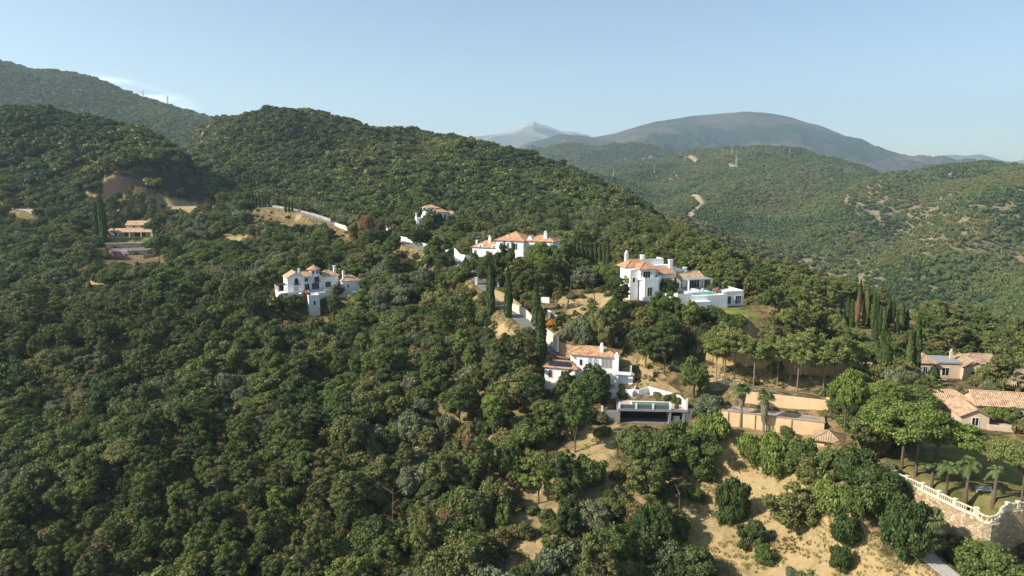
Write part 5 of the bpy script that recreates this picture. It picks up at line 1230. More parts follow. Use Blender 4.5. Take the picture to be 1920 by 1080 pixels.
# ================================================================ PLANTING HELPERS
KIND = {'oak': ('oak_tree', 'tree', 'holm oak'), 'pine': ('pine_tree', 'tree', 'pine'), 'umbrella': ('stone_pine', 'tree', 'stone pine'), 'slender': ('slender_pine', 'tree', 'slender pine'),
        'olive': ('olive_tree', 'tree', 'olive tree'), 'shrub': ('shrub', 'shrub', 'shrub'), 'bush': ('bush', 'shrub', 'bush'), 'cypress': ('cypress', 'tree', 'cypress')}
HU = {'oak': 1.62, 'pine': 2.6, 'umbrella': 1.92, 'slender': 3.3, 'olive': 1.75, 'shrub': .78, 'bush': 1.5}     # total height / crown radius
def setmat(o, m):
    if not o.data.materials: o.data.materials.append(m)
    o.material_slots[0].link = 'OBJECT'; o.material_slots[0].material = m
def plant(kind, loc, ht, tint, label=None, group=None, rad=None, v=None, bark='bark', rz=None, simple=False):
    nm, cat, word = KIND[kind]; s = SH[kind]; c, t = s[int(rng.integers(len(s))) if v is None else v % len(s)]
    r = bpy.data.objects.new(nm, None); C.objects.link(r); r.location = loc; r.rotation_euler = (0, 0, float(rng.uniform(0, 6.283)) if rz is None else rz)
    if kind == 'cypress': k = (rad or ht * .075, rad or ht * .075, ht / 9.0)
    else: a = rad or ht / HU[kind]; k = (a * float(rng.uniform(.88, 1.15)), a * float(rng.uniform(.88, 1.15)), ht / HU[kind])
    r.scale = k; r.empty_display_size = .3
    o = bpy.data.objects.new('crown', c); C.objects.link(o); o.parent = r; setmat(o, LM[tint])
    if not simple: o2 = bpy.data.objects.new('stem' if kind in ('shrub', 'bush') else 'trunk', t); C.objects.link(o2); o2.parent = r; setmat(o2, M[bark])
    tag(r, label or f'{tint} {word}', cat, group); r['_t'] = tint; r['_k'] = kind; r['_h'] = float(ht); r['_auto'] = 0 if label else 1
    PLANTED.append((loc[0], loc[1], ht / (2.2 if kind in ('oak', 'olive', 'bush') else 3), kind)); return r
PLANTED = []
# ================================================================ NOTABLE PLANTS, one by one
def G(px, py, ymin=80): return ground(px, py, ymin)
def ht_px(loc, py_base, py_top): return (py_base - py_top) / FP * math.hypot(loc.y, H - loc.z) * 1.03
CG1 = 'cypresses in the clump right of the slender pines'
# (px, base, top, ymin, label, tint)
CYP = [
 (1005,612,538,150,'tall cypress left of the white corner wall, the farther of the overlapping pair',None),(1014,676,588,150,'tallest dark cypress at the road bend just above the solar-panelled roof',None),
 (920,590,500,150,'slim cypress at the roadside gate, left of two',None),(953,594,512,150,'slim cypress above the stone roadside wall, right of two',None),
 (196,458,370,300,'very tall dark cypress left of the tan country house',None),(184,452,388,300,'shorter blunt cypress hugging the tall one by the country house',None),
 (944,512,470,200,'thin cypress against the left wing of the long villa',None),(962,508,462,200,'thin cypress before the centre of the long villa',None),
 (1249,552,513,150,'dark cypress growing against the bay of the pool villa',None),(1265,560,525,150,'short cypress on the pool villa terrace',None),(1348,566,528,150,'slim cypress between the turquoise pool and the guest house',None),
 (1579,644,588,150,'single cypress standing left of the cypress clump',None),(1604,649,604,150,'small dark cypress below the clump of tall ones',None),(1565,668,634,140,'low cone-shaped cypress over the ochre retaining wall',None),
 (1610,585,532,180,'tallest back cypress at the left of the clump',None),(1622,611,545,170,'cypress in the clump right of the pines, third from its left','olive green'),(1630,612,559,170,None,None),(1636,617,556,170,None,None),(1648,628,582,165,None,None),
 (1638,662,600,150,'cypress standing lowest in the middle of the clump',None),(1664,612,560,170,'cypress with a bare brown trunk behind the clump',None),(1688,629,573,165,'broad cypress at the right end of the back row',None),
 (1620,725,681,140,'short bright cypress before the right end of the ochre retaining wall',None),(1641,730,650,140,'front cypress trio at the wall end, left one',None),(1650,731,623,140,'front cypress trio at the wall end, middle and tallest one',None),(1657,733,631,140,'front cypress trio at the wall end, right one',None),
 (1702,711,628,140,'wide tall cypress just left of the peach villa',None),(1712,711,600,140,'highest cypress touching the peach villa on its left',None),(1750,715,688,140,'small cone-shaped cypress in front of the peach villa windows',None),
 (1866,735,668,130,'bushy dark cypress right of the shuttered balcony, left of two',None),(1880,735,665,130,'bushy dark cypress right of the shuttered balcony, right of two',None),(1902,700,672,150,None,None),(1911,702,674,150,None,None),
 (1606,610,556,170,'half-dead brown cypress at the left of the clump','russet'),(1588,604,560,170,'far cypress behind the single one left of the clump',None),(1596,614,572,165,'short cypress just inside the left edge of the clump',None),(1643,604,558,170,'cypress in the back row behind the middle of the clump',None),(1656,640,590,150,'cypress right of the lowest middle one',None),(1673,606,566,170,'slim cypress beside the bare-trunked one',None),(1679,642,594,150,'mid-height cypress left of the broad back-row one',None),(1698,628,584,160,'cypress just left of the tall pair beside the peach villa',None),(1722,640,600,160,'small cypress behind the peach villa roof',None),(1742,650,622,160,'smallest cypress behind the flat roof of the peach villa',None)]
for k, x in enumerate((1076, 1083, 1091, 1099, 1108, 1116, 1124, 1132, 1139)): CYP.append((x, 500 + k * .6, 454 + (k * 37 % 9), 190, f"cypress in the dark row right of the long villa, {['first','second','third','fourth','fifth','sixth','seventh','eighth','last'][k]} from its left", None))
for k, x in enumerate((474, 480, 487, 493, 499, 505)): CYP.append((x, 389, 361 + (k * 5 % 7), 350, f"small cypress in the far roadside hedge row, {['first','second','third','fourth','fifth','last'][k]} from its left", None))
for k, x in enumerate((536, 542, 548)): CYP.append((x, 398, 379 + k % 2, 330, f"low cypress in the second far roadside clump, {['left','middle','right'][k]} one of three", None))
for px, b_, t_, ym, lab, tn in CYP:
    q = G(px, b_, ym); hh = ht_px(q, b_, t_) * 1.08; wid = {1014: 1.5, 1005: 1.2, 196: 1.9, 1866: 2.4, 1880: 2.3, 1750: 1.3, 184: 1.7}.get(px, min(max(hh * .078, .7), 1.25))
    plant('cypress', q, hh, tn or 'cypress', lab, 'cypresses', rad=wid)
# slender pines before the ochre wall
SLP = [(1343,711,640),(1358,716,628),(1377,711,622),(1413,723,640),(1445,711,632),(1457,724,640),(1481,722,634),(1494,735,650),(1519,721,636),(1543,731,655),(1562,725,640),(1585,724,648),(1606,722,655)]
ORD = ['first', 'second', 'third', 'fourth', 'fifth', 'sixth', 'seventh', 'eighth', 'ninth', 'tenth', 'eleventh', 'twelfth', 'thirteenth', 'fourteenth', 'fifteenth', 'sixteenth']
for k, (a, b_, c_) in enumerate(SLP):
    q = G(a, b_, 120); hh = ht_px(q, b_, c_) * 1.12; plant('slender', q, hh, 'yellow-green', f'slender pine before the tall ochre retaining wall, {ORD[k]} from the left', 'slender pines before the ochre wall', rad=hh * rng.uniform(.25, .31), bark='barkpale')
# pines and big trees that can be told apart: kind, px, base py, top py, crown radius m, tint, ymin, label
BIG = [
 ('umbrella',1580,838,712,4.3,'bright green',100,'tall stone pine right of the ochre storehouse wall'),('umbrella',1640,832,742,5.2,'bright green',100,'broad stone pine behind the tile kiosk'),
 ('umbrella',1690,880,772,8.8,'bright green',100,'great spreading stone pine over the palm garden, left trunk'),('umbrella',1716,893,766,8.4,'bright green',95,'great spreading stone pine over the palm garden, right trunk'),
 ('umbrella',1752,884,786,8.0,'bright green',95,'wide stone pine right above the feather palms'),('umbrella',1914,946,838,4.6,'yellow-green',88,'stone pine cut by the right edge beside the bench'),
 ('umbrella',1650,790,722,4.8,'bright green',100,'rounded pine in front of the cypress trio'),('umbrella',1590,775,718,4.2,'bright green',110,'pine crown above the storehouse gate post'),
 ('umbrella',236,905,832,6.6,'yellow-green',100,'pale green umbrella-shaped pine standing out low in the dark wood'),
 ('oak',1111,748,690,6.2,'dark green',120,'dark spreading oak right in front of the arched villa'),('oak',1062,742,702,3.4,'dark green',120,'oak below the solar-panelled wing'),
 ('olive',604,549,511,3.8,'olive green',150,'tall tree between the two towers of the oak-wood villa'),('olive',546,584,556,5.0,'mid green',150,'round tree below the terrace of the oak-wood villa'),('olive',632,561,532,3.4,'grey-green',150,'grey tree before the square right wing'),
 ('oak',685,447,398,4.6,'russet',250,'reddish brown drying tree on the ridge left of the pavilion'),
 ('bush',1372,977,893,3.7,'dark green',90,'lone dark oak on the dry grass slope, the largest there'),('bush',1413,1027,984,2.7,'dark green',90,'dark bush pair on the dry slope, upper one'),('bush',1434,1056,1022,2.2,'mid green',90,'dark bush pair on the dry slope, lower one'),
 ('bush',1586,1022,969,3.1,'dark green',90,'round dark bush mid-slope casting a long shadow'),('bush',1575,1075,1030,2.0,'dark green',88,'bush near the bottom edge of the dry slope'),('shrub',1308,940,922,2.2,'mid green',90,'small bush at the left side of the dry slope'),
 ('oak',1293,888,826,5.2,'mid green',100,'oak at the top left corner of the dry slope'),('oak',1303,1092,1028,5.5,'dark green',85,'big dark oak at the bottom edge left of the dry slope'),
 ('bush',1690,1050,948,4.6,'dark green',85,'large bushy oak left of the fan palm by the stone wall'),('bush',1850,1096,1026,5.2,'mid green',82,'bushy tree against the foot of the stone wall'),('bush',1912,1085,1060,2.2,'mid green',80,'bush in the bottom right corner'),
 ('shrub',1330,828,783,4.2,'bright green',100,'bright bush left of the storehouse wall'),('shrub',1412,866,826,3.6,'bright green',100,'leafy bush below the fan palms, leftmost'),('shrub',1455,884,828,4.6,'bright green',100,'large leafy bush below the storehouse'),('bush',1500,898,830,4.2,'mid green',100,'tall dark bush left below the kiosk'),
 ('bush',1600,910,843,4.4,'dark green',100,'dark bushy oak below the kiosk'),('bush',1555,905,850,3.6,'mid green',100,'oak directly below the tile kiosk'),('shrub',1478,822,805,1.9,'olive green',100,'round bush against the storehouse wall'),
 ('bush',1648,940,880,4.4,'dark green',95,'dark oak left of the balustrade end'),('shrub',1560,955,915,3.8,'bright green',92,'bright bush on the upper edge of the dry slope'),('shrub',1605,965,920,3.4,'mid green',92,'bush on the edge of the dry slope beside the pink one'),('shrub',1652,975,930,3.0,'mid green',90,'green bush below the balustrade end'),
 ('shrub',1658,962,940,1.6,'pink',90,'small pinkish dried bush below the balustrade end'),('bush',1700,958,902,2.6,'mid green',90,'bush climbing the stone wall under the first piers'),('shrub',1520,960,925,3.0,'yellow-green',92,'pale bush at the top middle of the dry slope'),
 ('pine',1010,944,868,4.6,'bright green',95,'full bright pine low in the middle of the slope'),('pine',907,916,826,4.2,'mid green',95,'pine on the slope with bare lower trunk, left of the dry clearing'),('oak',960,900,828,4.2,'mid green',95,'oak right of the slope clearing'),
 ('pine',925,828,738,4.6,'bright green',100,'tall leaning pine above the slope clearing'),('pine',862,805,735,4.6,'mid green',100,'pine left of the leaning one above the clearing'),('pine',1030,828,752,5.0,'mid green',100,'broad pine left of the garage'),('pine',1078,848,742,4.8,'mid green',100,'tall green pine touching the pool terrace on its left'),
 ('pine',830,928,855,4.4,'olive green',95,'pine over the bare patch left of the middle'),('olive',775,845,775,5.0,'grey-green',100,'large grey-green tree above the bare patch'),('bush',945,990,952,2.3,'bright green',90,'small round bright bush in the slope clearing'),
 ('bush',912,962,926,2.4,'mid green',90,'round bush left of the bright one'),('oak',1100,925,858,5.0,'mid green',95,'wide oak in the middle below the garage pines'),('oak',1190,872,799,5.4,'mid green',100,'oak crown just below the garage, left half'),('oak',1250,879,805,5.4,'mid green',100,'oak crown just below the garage, right half'),
 ('pine',1215,960,880,5.2,'yellow-green',92,'pale pine left of the top of the dry slope'),('oak',1115,1002,938,4.4,'grey-green',90,'bluish round oak low on the slope'),('oak',1068,1010,955,3.4,'dark green',90,'dark oak left of the bluish one'),('oak',1150,1062,985,4.8,'mid green',88,'big oak low in the middle right'),
 ('oak',1230,1020,945,4.2,'dark green',90,'dark oak beside the pale pine'),('oak',860,1050,970,5.6,'mid green',88,'big bushy oak at the lower middle'),('shrub',882,852,824,3.2,'russet',95,'greyish dry bush in the slope clearing'),
 ('umbrella',1336,690,622,3.4,'yellow-green',130,'rounded pale pine at the left end of the ochre wall'),('oak',1334,788,738,4.2,'grey-green',120,'dusty grey-green tree right of the curved pool wall'),('oak',1300,745,668,5.0,'mid green',130,'bushy tree above the curved pool wall'),
 ('pine',1245,700,628,5.0,'dark green',130,'dense dark pine above the yellow stone wall, right one'),('pine',1210,690,618,5.0,'dark green',130,'dense dark pine above the yellow stone wall, left one'),
 ('umbrella',1450,610,548,4.0,'mid green',160,'pine standing on the lawn of the pool villa'),('umbrella',1500,618,556,4.4,'mid green',160,'pine on the bare bank right of the lawn'),
 ('oak',1090,655,590,5.6,'grey-green',140,'leaning-trunk tree above the arched villa roof'),('oak',1130,660,600,4.6,'olive green',140,'yellowish tree behind the arched villa'),('oak',1150,610,560,4.4,'mid green',160,'tree left of the pool villa bay'),('pine',1160,588,522,4.6,'dark green',160,'dark tree against the left corner of the pool villa'),
 ('oak',690,458,426,4.6,'mid green',250,'oak hiding the road right of the reddish brown tree'),('oak',716,464,430,4.8,'dark green',250,'dark oak over the road left of the white boundary wall'),('oak',664,452,422,4.4,'olive green',250,'olive-toned oak where the road bends at the parapet'),('oak',738,472,440,4.2,'mid green',250,'oak below the left end of the white boundary wall'),('oak',812,500,458,5.0,'mid green',210,'oak cluster left of the gateway wall, upper tree'),('oak',836,516,470,5.0,'dark green',200,'oak cluster left of the gateway wall, right-hand tree'),('oak',858,540,494,4.8,'mid green',190,'oak on the bank left of the climbing road'),('olive',800,545,505,4.6,'grey-green',190,'grey-green tree on the bank below the boundary wall'),
 ('oak',915,530,470,5.0,'dark green',190,'dark oak before the left wing of the long villa'),('oak',890,520,478,4.4,'mid green',190,'oak behind the white gateway wall'),('oak',940,535,478,5.2,'dark green',190,'oak over the road below the long villa'),('oak',1005,505,448,5.2,'bright green',190,'bright oak hiding the right half of the long villa'),('oak',1035,512,456,5.2,'mid green',190,'oak at the right end of the long villa'),('oak',1060,516,464,5.0,'mid green',190,'round oak left of the cypress row'),
 ('oak',1110,534,496,4.2,'mid green',190,'oak under the cypress row, left'),('oak',1138,538,498,4.2,'bright green',190,'oak under the cypress row, right'),('oak',985,555,508,5.2,'dark green',180,'dark oak mass below the long villa podium'),
 ('oak',822,434,409,3.4,'dark green',260,'dark tree standing before the hilltop villa'),('pine',803,444,418,3.6,'mid green',260,'green tree left below the hilltop villa'),('pine',768,448,412,5.0,'bright green',260,'pale bushy tree between pavilion and hilltop villa'),('pine',872,462,418,5.4,'mid green',240,'broad pine between hilltop villa and long villa'),('pine',905,462,420,5.0,'olive green',240,'pine rising behind the left wing of the long villa'),
 ('umbrella',216,452,412,4.6,'olive green',330,'leaning pine on the bright lawn of the country house'),('umbrella',290,462,415,5.4,'mid green',330,'pine at the right end of the country house veranda'),('umbrella',300,500,448,6.0,'mid green',300,'large tree right of the country house terraces'),
 ('olive',1052,616,588,2.6,'mid green',160,'bush beside the orange flowers'),('shrub',1032,612,602,2.0,'orange',160,'orange flower bed beside the white-coped wall'),
 ('shrub',210,486,474,2.8,'pink',320,'pink flowering bush on the lowest country house terrace, left one'),('shrub',222,486,473,3.0,'pink',320,'pink flowering bush on the lowest country house terrace, right one'),('shrub',198,486,475,2.5,'bright green',320,'pale green bush beside the pink flowers'),('shrub',250,482,473,3.0,'olive green',320,'bush on the lowest country house terrace wall'),
 ('oak',1852,790,758,2.4,'bright green',100,'bright courtyard tree before the long striped roof, left'),('oak',1888,793,760,2.6,'mid green',100,'courtyard tree before the long striped roof, right'),('oak',1845,720,700,2.8,'mid green',130,'bush between the two peach houses'),
 ('umbrella',1560,656,598,4.2,'yellow-green',140,'pale round pine left of the cypress clump'),('umbrella',1597,668,616,4.2,'yellow-green',140,'pale pine below the left side of the cypress clump'),('umbrella',1628,694,642,4.2,'yellow-green',135,'pine above the right end of the ochre retaining wall'),('umbrella',1675,684,628,4.4,'olive green',140,'pine between the front cypress trio and the tall cypress pair'),
 ('oak',1228,598,560,3.8,'mid green',150,'tree at the foot of the pool villa bay'),('oak',1262,606,562,4.2,'mid green',150,'tree before the pool villa podium, left of three'),('oak',1296,618,566,4.4,'bright green',150,'tree before the pool villa podium, middle of three'),('oak',1338,612,570,4.0,'dark green',150,'tree before the pool villa podium, right of three'),('oak',1380,622,588,4.2,'dark green',150,'dark trees at the lower edge of the pool villa lawn'),
 ('shrub',845,720,700,2.5,'mid green',130,'bush right of'),
]
del BIG[-1]
for kd, px, b_, t_, rd, tn, ym, lab in BIG:
    q = G(px, b_, ym); hh = ht_px(q, b_, t_); plant(kd, q, hh, tn, lab, None, rad=rd * .80)
# plants standing on terraces
for o_, t_, x_, y_, z_, h_, tn, lab in [(O4, T4, 9, -5.5, 2.2, 1.3, 'mid green', 'bush at the bay end of the turquoise pool terrace'), (O4, T4, 22.8, 0.5, 2.2, 1.8, 'mid green', 'leafy bush at the awning corner of the pool terrace'), (O4, T4, 22.6, -3.5, 2.2, 1.3, 'pink', 'pinkish flowering bush beside the turquoise pool'), (O4, T4, 26, 3, 1.9, 1.2, 'olive green', 'bush on the guest house roof terrace'), (O4, T4, 7.9, 1.5, 2.2, 3.2, 'dark green', 'tall dark bush between the bay and the pool terrace'),
    (O55, T55, 10.4, 7.6, 3.5, 1.5, 'yellow-green', 'yellowish bush inside the white pool wall, left of three'), (O55, T55, 12.2, 6.4, 3.5, 1.3, 'olive green', 'bush inside the white pool wall, middle of three'), (O55, T55, 14.2, 4.6, 3.5, 1.4, 'mid green', 'bush inside the white pool wall, right of three'), (O55, T55, 1.6, 7.5, 3.5, 1.6, 'dark green', 'dark bush at the villa end of the grey pool deck'), (O55, T55, 13.9, 1.4, 3.5, .8, 'olive green', 'low plants at the front corner of the pool deck'),
    (O1, T1, 4.9, -4.6, -2.4, 2.4, 'russet', 'orange-brown creeper hanging beside the arched lower block'), (O1, T1, 6.2, -1.6, -0.2, 1.1, 'orange', 'orange flower pot bushes on the oak-wood villa terrace'), (O5, T5, 21, -2.5, -.6, 1.2, 'olive green', 'bush on the front terrace of the arched villa')]:
    plant('shrub', loc_of(o_, t_, x_, y_, z_), h_, tn, lab, None, rad=h_ * .8)
# palms
def palm(px, b_, t_, ym, fan, L, skirt, label, seed, nf=26, mat='palm', z=None):
    q = G(px, b_, ym)
    hh = ht_px(q, b_, t_) - L * .45; r = thing('palm_tree', label, 'palm', q, seed); r['group'] = 'palms'
    me, sk = palm_meshes(seed, fan, nf, L, skirt); o = bpy.data.objects.new('fronds', me); me.materials.append(LM[mat]); C.objects.link(o); o.parent = r; o.location = (0, 0, hh)
    mb = MB(); mb.tube([(0, 0, -.6), (.05, 0, hh * .4), (0, 0, hh + .1)], [.34, .24, .22], 7); mb.build('trunk', M['barkpale'] if fan else M['bark'], r)
    if sk: o = bpy.data.objects.new('skirt', sk); sk.materials.append(LM['skirt']); C.objects.link(o); o.parent = r; o.location = (0, 0, hh)
palm(1388, 801, 724, 110, True, 2.4, 3.6, 'fan palm with a shaggy skirt before the ochre storehouse, left of two', 1)
palm(1431, 810, 736, 110, True, 2.5, 5.8, 'fan palm with a long thick skirt before the ochre storehouse, right of two', 2)
palm(1809, 955, 858, 90, False, 2.6, 0, 'drooping feather palm in the balustrade garden, the tallest one', 3, 22)
palm(1772, 939, 868, 90, False, 2.2, 0, 'feather palm left of the tallest in the balustrade garden', 4, 13)
palm(1745, 922, 862, 90, False, 2.2, 0, 'feather palm third from the right in the balustrade garden', 5, 13)
palm(1861, 950, 874, 88, False, 1.7, 0, 'sparse palm beside the garden bench', 6, 9)
palm(1669, 905, 880, 95, True, 2.4, 0, 'small fan palm at the upper end of the balustrade', 7, 20)
palm(1737, 1045, 960, 85, True, 3.0, 2.0, 'fan palm clump against the rubble wall, upper crown', 8, 34)
palm(1728, 1048, 1000, 85, True, 2.6, 0, 'low fan palm at the start of the footpath', 9, 26)
palm(1747, 756, 712, 120, True, 2.8, 0, 'fan palm rising between the peach houses', 10, 24)
palm(1726, 775, 742, 110, True, 3.2, 0, 'wide low fan palm left of the near peach house', 11, 26)
palm(1908, 745, 700, 120, True, 3.0, 3.0, 'greyish fan palm with dry fronds at the right edge', 12, 30, 'skirt')
palm(857, 432, 400, 260, True, 3.0, 0, 'palm at the right corner of the hilltop villa', 13, 20)
palm(736, 446, 410, 260, True, 3.0, 0, 'palm above the small pavilion', 14, 20)
palm(1178, 560, 518, 150, True, 2.4, 0, 'palm at the left corner of the pool villa', 15, 22)
palm(1316, 560, 538, 150, True, 1.9, 0, 'little palm on the pool terrace below the awning', 16, 18)
# dead and leaning trees
def dead(px, b_, t_, ym, label, seed, lean=(0, 0), mat='bark', nb=9):
    q = G(px, b_, ym); hh = ht_px(q, b_, t_); r = thing('dead_tree', label, 'tree', q); g = np.random.default_rng(seed)
    top = Vector((lean[0], lean[1], hh)); mb = MB(); mb.tube([(0, 0, -.5), top * .5 + Vector((.2, 0, 0)), top], [.26, .17, .05], 6); mb.build('trunk', M[mat], r)
    mb = MB()
    for k in range(nb):
        t = g.uniform(.35, .95); s = top * t; a = g.uniform(0, 6.28); l_ = hh * g.uniform(.15, .35); e = s + Vector((math.cos(a) * l_, math.sin(a) * l_, l_ * g.uniform(.3, .8))); mb.tube([s, s.lerp(e, .5) + Vector((0, 0, .2)), e], [.09, .06, .02], 4)
        for j in range(2): f = s.lerp(e, g.uniform(.5, .9)); mb.tube([f, f + Vector((g.uniform(-.8, .8), g.uniform(-.8, .8), g.uniform(.2, .9)))], [.035, .012], 3)
    if nb: mb.build('branches', M[mat], r)
dead(734, 1003, 918, 90, 'bare forked dead tree low in the middle of the wood', 1, (.6, 0))
dead(1907, 1000, 940, 90, 'bare pole-like trunk', 2) if False else None
dead(1062, 580, 522, 160, 'bare leaning trunk below the long villa oaks', 3, (1.6, 0), 'bark', 0)
dead(1116, 582, 535, 160, 'forked bare trunk on the bank left of the pool villa', 4, (-1.0, 0), 'bark', 4)
dead(1107, 655, 615, 150, 'bare slanting trunk under the trees above the arched villa', 5, (-2.2, 0), 'bark', 3)
dead(1269, 990, 925, 90, 'grey bare snag at the left edge of the dry slope', 6, (0.3, 0), 'bark', 7)
# utility poles
for px, b_, t_, lab in [(1289, 653, 604, 'brown wooden utility pole on the bank below the pool villa'), (1305, 654, 636, 'short wooden pole beside the utility pole')]:
    q = G(px, b_, 150); hh = ht_px(q, b_, t_); r = thing('utility_pole', lab, 'pole', q); mb = MB(); mb.tube([(0, 0, -.5), (0, 0, hh)], [.2, .14], 7); mb.build('pole', M['wood'], r); mb = MB(); mb.box(0, 0, hh - .7, 1.5, .12, .12); mb.build('crossarm', M['wood'], r)

# ================================================================ THE WOODS
KEEP = [(212,318,388,350,452),(510,490,560,557,250),(560,494,602,592,250),(622,500,664,552,256),(784,386,858,414,340),(722,420,744,438,330),(884,435,1042,470,265),(884,455,968,480,262),(1174,480,1252,562,206),(1250,480,1346,562,206),(1303,543,1396,576,222),
 (1020,650,1180,692,175),(1018,684,1072,722,175),(1150,712,1292,792,166),(1150,760,1302,800,158),(203,408,285,476,385),(170,462,308,490,350),(1714,662,1836,714,184),(1753,714,1925,762,160),(1798,756,1925,824,150),(1350,728,1541,802,160),(1350,790,1572,840,146),
 (880,503,938,536,240),(925,552,1002,612,210),(1014,645,1066,682,188),(748,443,808,468,300),(834,464,886,499,262),(470,381,625,418,430),(622,412,656,448,355),(998,552,1032,576,215),(1058,542,1138,574,225),(285,378,402,394,440),(395,432,472,446,360),(1026,588,1064,612,200),
 (1322,655,1650,728,170),(1355,575,1430,600,195),(1146,680,1292,758,172),(1330,712,1545,735,160),(1290,838,1660,1080,115),(1725,950,1925,1080,100),(1690,880,1925,975,108),(1105,605,1180,640,190),(735,500,800,570,240),(176,470,310,490,352),(0,386,70,408,420),(480,484,530,500,290),(1500,600,1560,650,185),(1265,600,1330,655,180),(1572,530,1720,632,275),(1066,448,1147,494,292), (918,596,958,640,200)]
KA = np.array(KEEP, float)
def dist_road(x, y, pts):
    d = np.full(x.shape, 1e9)
    for a, b in zip(pts[:-1], pts[1:]):
        dx, dy = b.x - a.x, b.y - a.y; t = np.clip(((x - a.x) * dx + (y - a.y) * dy) / (dx * dx + dy * dy), 0, 1); d = np.minimum(d, np.hypot(x - a.x - t * dx, y - a.y - t * dy))
    return d
def in_pads(x, y, mrg=1.0):
    r = np.zeros(x.shape, bool)
    for cx, cy, hx, hy, rz, z, bl in PADS:
        c, s = math.cos(rz), math.sin(rz); u = (x - cx) * c + (y - cy) * s; v = -(x - cx) * s + (y - cy) * c; r |= (np.abs(u) < hx + mrg) & (np.abs(v) < hy + mrg)
    return r
HM = np.maximum.accumulate(E_v := (ZZ - H) / YY, axis=0)      # horizon seen along each line of sight
def seen(x, y, z, h):
    s = x / y; fj = (s - GS0) / (GS1 - GS0) * (NS - 1); fi = (np.log(y) - math.log(GY0)) / (math.log(GY1) - math.log(GY0)) * (NY - 1) - 3
    return (z + h - H) / y > bil(HM, np.maximum(fi, 0), fj) - .002
def jitter(y0, y1, s0, s1, sp, seed):
    g = np.random.default_rng(seed); xs = np.arange(min(s0 * y0, s0 * y1), max(s1 * y0, s1 * y1), sp); ys = np.arange(y0, y1, sp); X, Y = np.meshgrid(xs, ys)
    X = (X + g.uniform(-.45, .45, X.shape) * sp).ravel(); Y = (Y + g.uniform(-.45, .45, Y.shape) * sp).ravel(); k = (X / Y > s0) & (X / Y < s1) & (Y > y0); return X[k], Y[k], g
def clear(x, y, z, h, r):
    """true where the plant would not stand in front of a building or road the photo shows"""
    bx, by = proj(x, y, z); sc_ = FP / np.hypot(y, H - z); top = by - h * sc_; w_ = r * sc_ * .8; bad = np.zeros(x.shape, bool)
    for a, b_, c_, d, yy in KA: bad |= (y < yy) & (bx + w_ > a) & (bx - w_ < c_) & (top < d) & (by > b_ + 2)
    return ~bad
def scatter(y0, y1, s0, s1, sp, seed, hr, prob, kinds_fn, mrg=1.0, mf=.36):
    x, y, g = jitter(y0, y1, s0, s1, sp, seed); z = gz(x, y); N = len(x); h = hr[0] + (hr[1] - hr[0]) * g.random(N) ** 1.35
    d, lw, ga, cu = cover(x, y); p = prob * np.where(d > 0, np.where(y > 180, .32, .05), 1) * (lw < .5) * (ga < .5) * (cu < .5)
    bx, by = proj(x, y, z); mixz = inpoly(bx, by, [(700, 760), (1290, 780), (1290, 1100), (760, 1100), (660, 900)]); p = p * np.where(mixz, mf, 1)
    k = (g.random(N) < p) & seen(x, y, z, h) & (dist_road(x, y, RD_MAIN) > 4) & (dist_road(x, y, RD_LEFT) > 5) & (dist_road(x, y, RD_PATH) > 2.5) & ~in_pads(x, y, mrg)
    k &= clear(x, y, z, h, h / 2)
    x, y, z, h = x[k], y[k], z[k], h[k]
    if PL is not None:
        for i in range(0, len(PL)): k2 = np.hypot(x - PL[i, 0], y - PL[i, 1]) > PL[i, 2]; x, y, z, h = x[k2], y[k2], z[k2], h[k2]
    return x, y, z, h, g
PL = np.array([[a, b_, r_ * .9] for a, b_, r_, kd in PLANTED if kd not in ('cypress', 'slender')])
groups = {}
def assign(x, y, z, h, g, table):
    """table: function -> arrays of kind and tint"""
    kd, tn = table(x, y, z, g)
    for i in range(len(x)): groups.setdefault(kd[i], []).append((float(x[i]), float(y[i]), float(z[i]), float(h[i]), tn[i]))
def wood_table(x, y, z, g):
    n_ = fbm(x / 45, y / 45, 3, 91); n2_ = fbm(x / 25 + 9, y / 25, 3, 92); px, py = proj(x, y, z); kd, tn = [], []
    for i in range(len(x)):
        u = g.random(); right = px[i] > 1150; up = y[i] > 300
        if right and y[i] > 190: k = 'pine' if u < .7 else 'oak'; t = ['yellow-green', 'olive green', 'mid green'][int(g.integers(3))]
        elif n_[i] > .22 or (u < .12): k = 'pine'; t = ['mid green', 'bright green', 'olive green', 'dark green'][int(g.choice(4, p=[.45, .08, .32, .15]))]
        elif n2_[i] > .26 or u > .94: k = 'olive'; t = ['grey-green', 'grey-green', 'olive green'][int(g.integers(3))]
        else: k = 'oak'; t = ['dark green', 'mid green', 'olive green', 'bright green', 'grey-green'][int(g.choice(5, p=[.30, .34, .24, .03, .09]))]
        kd.append(k); tn.append(t)
    return kd, tn
x, y, z, h, g = scatter(96, 470, -.95, .95, 4.6, 11, (3.2, 8.6), .88, wood_table); assign(x, y, z, h, g, wood_table)
x, y, z, h, g = scatter(96, 360, -.95, .95, 3.2, 12, (1.2, 4.2), .85, None, 1.0, .85)
assign(x, y, z, h * .9, g, lambda x, y, z, g: (['shrub'] * len(x), [['dark green', 'mid green', 'olive green', 'scrub', 'scrub', 'scrub', 'grey-green'][int(g.integers(7))] for _ in x]))
# low growth on the open dry slopes
x, y, g = jitter(96, 260, -.5, .7, 3.2, 14); d, lw, ga, cu = cover(x, y); z = gz(x, y); k = (d > .5) & (g.random(len(x)) < .05) & ~in_pads(x, y, .5) & (dist_road(x, y, RD_PATH) > 2); x, y, z = x[k], y[k], z[k]
assign(x, y, z, g.uniform(.35, 1.1, len(x)), g, lambda x, y, z, g: (['shrub'] * len(x), [['olive green', 'scrub', 'scrub', 'grey-green'][int(g.integers(4))] for _ in x]))

